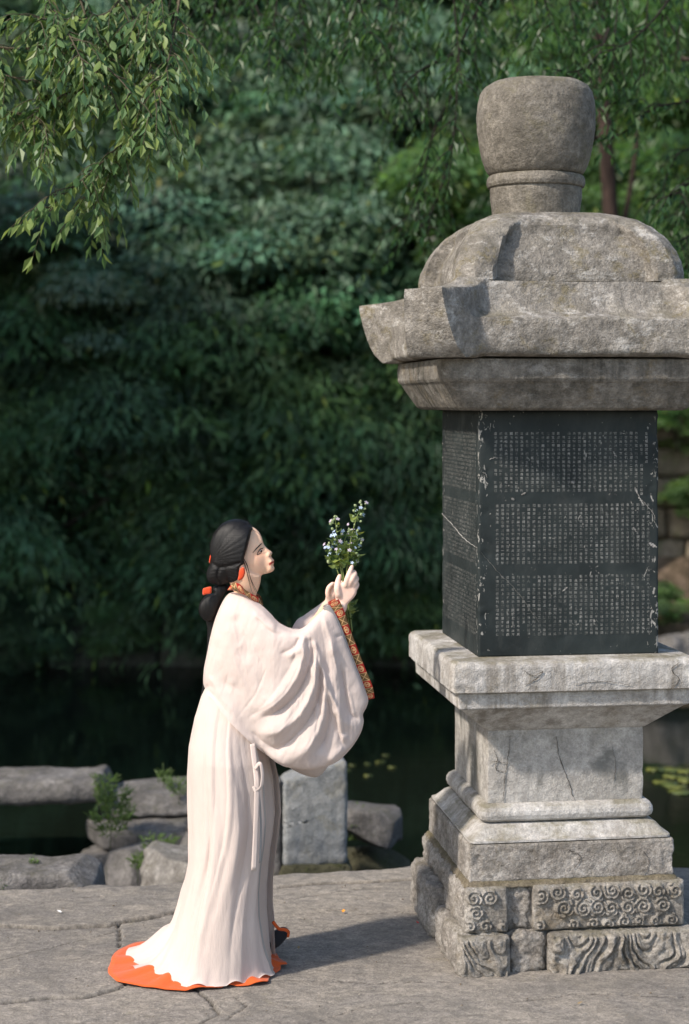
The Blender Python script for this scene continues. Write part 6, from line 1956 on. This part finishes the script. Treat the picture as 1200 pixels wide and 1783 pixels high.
band("collar", c1([(428, 1090), (470, 1030), (520, 985), (600, 1008), (668, 1080), (760, 1140), (850, 1205), (884, 1290)]), c1([(430, 1100), (500, 1092), (570, 1106), (640, 1135), (710, 1180), (775, 1225), (840, 1272), (886, 1302)]), [5.97] * 8, [0.030, 0.060, 0.074, 0.078, 0.075, 0.068, 0.05, 0.02], 6, F_brocade, robe)

# -- sash ribbons hanging at the skirt opening
def ribbon(name, pts, wid, d, mat=F_skirt):
    c = spline(pts, 40)
    T = np.gradient(c, axis=0); T /= np.linalg.norm(T, axis=1)[:, None]
    nr_ = np.stack([-T[:, 1], T[:, 0]], 1)
    dd_ = np.interp(np.linspace(0, 1, 40), np.linspace(0, 1, len(d)), d)
    rows_ = [w3((c + nr_ * wid * k)[:, 0], (c + nr_ * wid * k)[:, 1], dd_ - 0.002 * (1 - abs(k)) - 0.003 * math.sin(k * 2)) for k in (-0.5, -0.2, 0.2, 0.5)]
    o = wpart(name, np.concatenate(rows_), grid_faces(40, 4), mat, skirt)
    m_ = o.modifiers.new("thickness", 'SOLIDIFY'); m_.thickness = 0.0015
    return o
ribbon("sash_ribbon", [(443, 1283), (447, 1310), (450, 1330), (452, 1352), (451, 1400), (449, 1450), (447, 1490)], 9, [5.85, 5.83, 5.815, 5.80, 5.793, 5.79, 5.785])
ribbon("sash_ribbon", [(448, 1322), (457, 1312), (461, 1330), (459, 1350), (450, 1358), (446, 1350)], 5, [5.815, 5.805, 5.80, 5.798, 5.798, 5.80])
ribbon("sash_ribbon", [(450, 1345), (456, 1380), (458, 1430), (457, 1480)], 3, [5.81, 5.81, 5.805, 5.80], F_grey)
# ---------------------------------------------------------------- flowers in her hands
bq = empty("flower_bouquet", (wx(603).item(), 5.94, wz(1090).item()))
tag(bq, "bunch of small pale blue flowers on leafy green stems held up in both hands", "flowers")
BO = np.array(bq.location)
M_stem = leaf_mat("flower stem", (0.20, 0.25, 0.08), trans=0.1)
M_bleaf = leaf_mat("flower leaf", (0.19, 0.26, 0.085), trans=0.35, tcol=(0.25, 0.32, 0.07))
N = Nodes("pale blue petal")
M_petal = N.done(N.n('MixShader', {0: 0.3, 1: N.bsdf((0.55, 0.68, 0.86), 0.6, 0.2), 2: N.n('BsdfTranslucent', {'Color': (0.5, 0.65, 0.9, 1)}).outputs[0]}).outputs[0])
N = Nodes("lilac petal")
M_petal2 = N.done(N.n('MixShader', {0: 0.3, 1: N.bsdf((0.62, 0.56, 0.66), 0.6, 0.2), 2: N.n('BsdfTranslucent', {'Color': (0.6, 0.5, 0.65, 1)}).outputs[0]}).outputs[0])
M_bud = leaf_mat("green bud", (0.34, 0.42, 0.22), trans=0.2)
def flower_mesh(name, mat, R):
    VV, FF = [], []
    for k in range(5):
        a = k * TAU / 5
        d = np.array([math.cos(a), math.sin(a), 0]); s = np.array([-d[1], d[0], 0])
        p = [np.zeros(3), d * R * 0.5 + s * R * 0.30 + (0, 0, R * .12), d * R + s * R * 0.16 + (0, 0, R * .02), d * R * 1.05 + (0, 0, R * .05), d * R - s * R * 0.16 + (0, 0, R * .02), d * R * 0.5 - s * R * 0.30 + (0, 0, R * .12), d * R * .55]
        o = len(VV)
        VV += [np.array(x) for x in p]
        FF += [(o, o + 1, o + 6), (o + 1, o + 2, o + 6), (o + 2, o + 3, o + 6), (o + 3, o + 4, o + 6), (o + 4, o + 5, o + 6), (o + 5, o, o + 6)]
    V, F = np.array(VV), np.array(FF)
    cu = tube(np.array([(0, 0, -R * .9), (0, 0, -R * .3), (0, 0, R * .12)]), np.array([R * .08, R * .22, R * .14]), 6)
    V, F = merge([(V, F), cu])
    return mesh_data(name, V, F, mat)
fl1, fl2 = flower_mesh("flower", M_petal, 0.0085), flower_mesh("flower", M_petal2, 0.008)
bt = tube(np.array([(0, 0, 0), (0, 0, .003), (0, 0, .007), (0, 0, .010)]), np.array([.0015, .004, .0038, .001]), 7)
bud = mesh_data("bud", bt[0], bt[1], M_bud); col_attr(bud, 'tint', np.ones((len(bud.vertices), 3)))
bleaves = []
for k, tn in enumerate(((1, 1, 1), (0.7, 0.8, 0.8), (1.3, 1.2, 0.9), (0.5, 0.62, 0.6))):
    n = 6
    t = np.linspace(0, 1, n)
    w = 0.0105 * np.sin(np.pi * t ** 0.75) ** 0.7 * (1 + 0.12 * np.cos(t * 22)); w[0] = 0.001; w[-1] = 0.0006
    midl = np.stack([t * 0.030, 0 * t, 0.004 * np.sin(t * 4) - 0.004 * t], 1)
    V = np.concatenate([midl + np.stack([0 * t, w, 0.3 * w], 1), midl, midl + np.stack([0 * t, -w, 0.3 * w], 1)])
    me = mesh_data("leaf", V, grid_faces(n, 3), M_bleaf); col_attr(me, 'tint', np.broadcast_to(np.array(tn), (len(V), 3)))
    bleaves.append(me)
r_ = random.Random(77)
STEMS = [([(610, 1105), (604, 1060), (597, 1010), (590, 965), (587, 930), (584, 903)], 5.945), ([(613, 1098), (608, 1050), (604, 1000), (608, 955), (618, 910), (630, 877)], 5.94), ([(607, 1090), (600, 1040), (590, 1000), (580, 970), (574, 948)], 5.955), ([(611, 1095), (610, 1040), (611, 1000), (617, 965), (624, 940)], 5.95), ([(609, 1070), (602, 1020), (596, 985), (598, 950), (606, 925)], 5.955)]
def put(me, name, p, d, s):
    o = link(name, me, bq)
    o.matrix_local = leaf_matrix(np.array(p) - BO, d, s)
    return o
def put_z(me, name, p, d, s):
    o = link(name, me, bq)
    q = Vector(d).to_track_quat('Z', 'Y').to_matrix().to_4x4()
    o.matrix_local = Matrix.Translation(Vector(np.array(p) - BO)) @ q @ Matrix.Diagonal((s, s, s, 1))
    return o
for k, (pl, d) in enumerate(STEMS):
    P = np.array([q3(x, y, d + 0.006 * math.sin(i + k)) for i, (x, y) in enumerate(pl)])
    path = spline(P, 40)
    V, F = tube(path, np.linspace(0.0030, 0.0014, 40), 7)
    o = mk("stem", V - BO, F, M_stem, bq); col_attr(o.data, 'tint', np.ones((len(V), 3)))
    top = path[-1]
    for i in range(40):
        py = 700 + (H - path[i][2]) / K
        tt = i / 39
        if py > 1085 or (985 < py < 1048): continue
        if py > 1048 and r_.random() > 0.28: continue
        up = path[min(i + 1, 39)] - path[max(i - 1, 0)]; up = up / np.linalg.norm(up)
        reps = 2
        for q in range(reps):
            if tt < 0.95 and r_.random() < (0.9 if tt < 0.75 else 0.6):
                a = r_.uniform(0, TAU)
                dv = np.array([math.cos(a), math.sin(a) * 0.8, r_.uniform(-.45, .5)])
                put(r_.choice(bleaves), "leaf", path[i], dv / np.linalg.norm(dv), r_.uniform(0.75, 1.35) * (1.0 if tt < 0.8 else 0.75))
        if tt > 0.55 and k != 4 or tt > 0.7:
            for q in range(2 if tt > 0.66 else 1):
                a = r_.uniform(0, TAU)
                off = np.array([math.cos(a) * r_.uniform(.008, .026), math.sin(a) * r_.uniform(.006, .02) - 0.006, r_.uniform(-.004, .016)])
                dv = off + np.array([0, -0.012, 0.012]); dv /= np.linalg.norm(dv)
                c = r_.random()
                if c < 0.36: put_z(fl1 if r_.random() < (0.8 if k in (0, 2) else 0.45) else fl2, "flower", path[i] + off, dv, r_.uniform(0.7, 1.05))
                elif c < 0.62: put_z(bud, "bud", path[i] + off * 0.8, dv, r_.uniform(0.8, 1.3))
    for q in range(4):
        put_z(bud, "bud", top + np.array([r_.uniform(-.008, .008), r_.uniform(-.008, .008), r_.uniform(-.008, .006)]), (r_.uniform(-.5, .5), r_.uniform(-.5, .5), 1), r_.uniform(0.7, 1.1))

# ---------------------------------------------------------------- litter on the platform
def litter(px, py, col, L, W, label, name="fallen_leaf", cat="leaf"):
    N = Nodes(name + " " + label[:12])
    m = N.done(N.bsdf(col, 0.7))
    n = 5
    t = np.linspace(0, 1, n)
    w = W / 2 * np.sin(np.pi * t ** 0.8); w[0] = w[-1] = 0.0008
    midl = np.stack([(t - .5) * L, 0 * t, 0.004 + 0.006 * t * t], 1)
    V = np.concatenate([midl + np.stack([0 * t, w, 0.5 * w], 1), midl, midl + np.stack([0 * t, -w, 0.5 * w], 1)])
    o = mk(name, V, grid_faces(n, 3), m)
    g = ground_pt(px, py)
    o.location = (g[0], g[1], 0.004)
    o.rotation_euler = (0, 0, r_.uniform(0, 3))
    tag(o, label, cat)
litter(598, 1591, (0.70, 0.30, 0.04), 0.022, 0.014, "small yellow orange leaf on the paving beside the short crack")
litter(103, 1592, (0.75, 0.74, 0.72), 0.022, 0.014, "small white petal lying on the paving", "fallen_petal", "petal")
litter(727, 1611, (0.55, 0.03, 0.02), 0.012, 0.009, "tiny red petal at the foot of the monument", "fallen_petal", "petal")
litter(520, 1655, (0.28, 0.20, 0.10), 0.016, 0.010, "tiny brown leaf in the shadow beside the robe")
litter(1010, 1752, (0.22, 0.16, 0.08), 0.018, 0.010, "small brown leaf on the paving before the monument")

# grit, crumbs of bark and leaf on the paving: too small to count
g_ = np.random.default_rng(12)
n = 1500
gx, gy = g_.uniform(-1.6, 1.9, n), g_.uniform(5.0, 7.0, n)
keep = (np.hypot(gx - 0.74, gy - 6.37) > 0.62) & (np.hypot(gx + 0.45, gy - 5.97) > 0.4)
gx, gy = gx[keep], gy[keep]
oct_v = np.array([(1, 0, 0), (-1, 0, 0), (0, 1, 0), (0, -1, 0), (0, 0, .6), (0, 0, -.6)], float)
oct_f = np.array([(0, 2, 4), (2, 1, 4), (1, 3, 4), (3, 0, 4), (2, 0, 5), (1, 2, 5), (3, 1, 5), (0, 3, 5)])
parts = []
for x, y in zip(gx, gy):
    s = 0.0012 + 0.0035 * g_.random() ** 4
    a = g_.random() * 6
    v = oct_v * s * g_.uniform(0.5, 1.4, 3)
    v = v @ np.array([[math.cos(a), -math.sin(a), 0], [math.sin(a), math.cos(a), 0], [0, 0, 1]]).T
    parts.append((v + (x, y, 0.004), oct_f))
V, F = merge(parts)
N = Nodes("grit")
grit = mk("grit", V, F, N.done(N.bsdf(N.ramp(N.noise(N.obj(), 40, 2), [(0.35, (0.05, 0.04, 0.03)), (0.5, (0.16, 0.12, 0.08)), (0.65, (0.34, 0.31, 0.27))]), 0.9)), None, False)
tag(grit, "scattered grit and crumbs on the paving", "grit", kind="stuff")
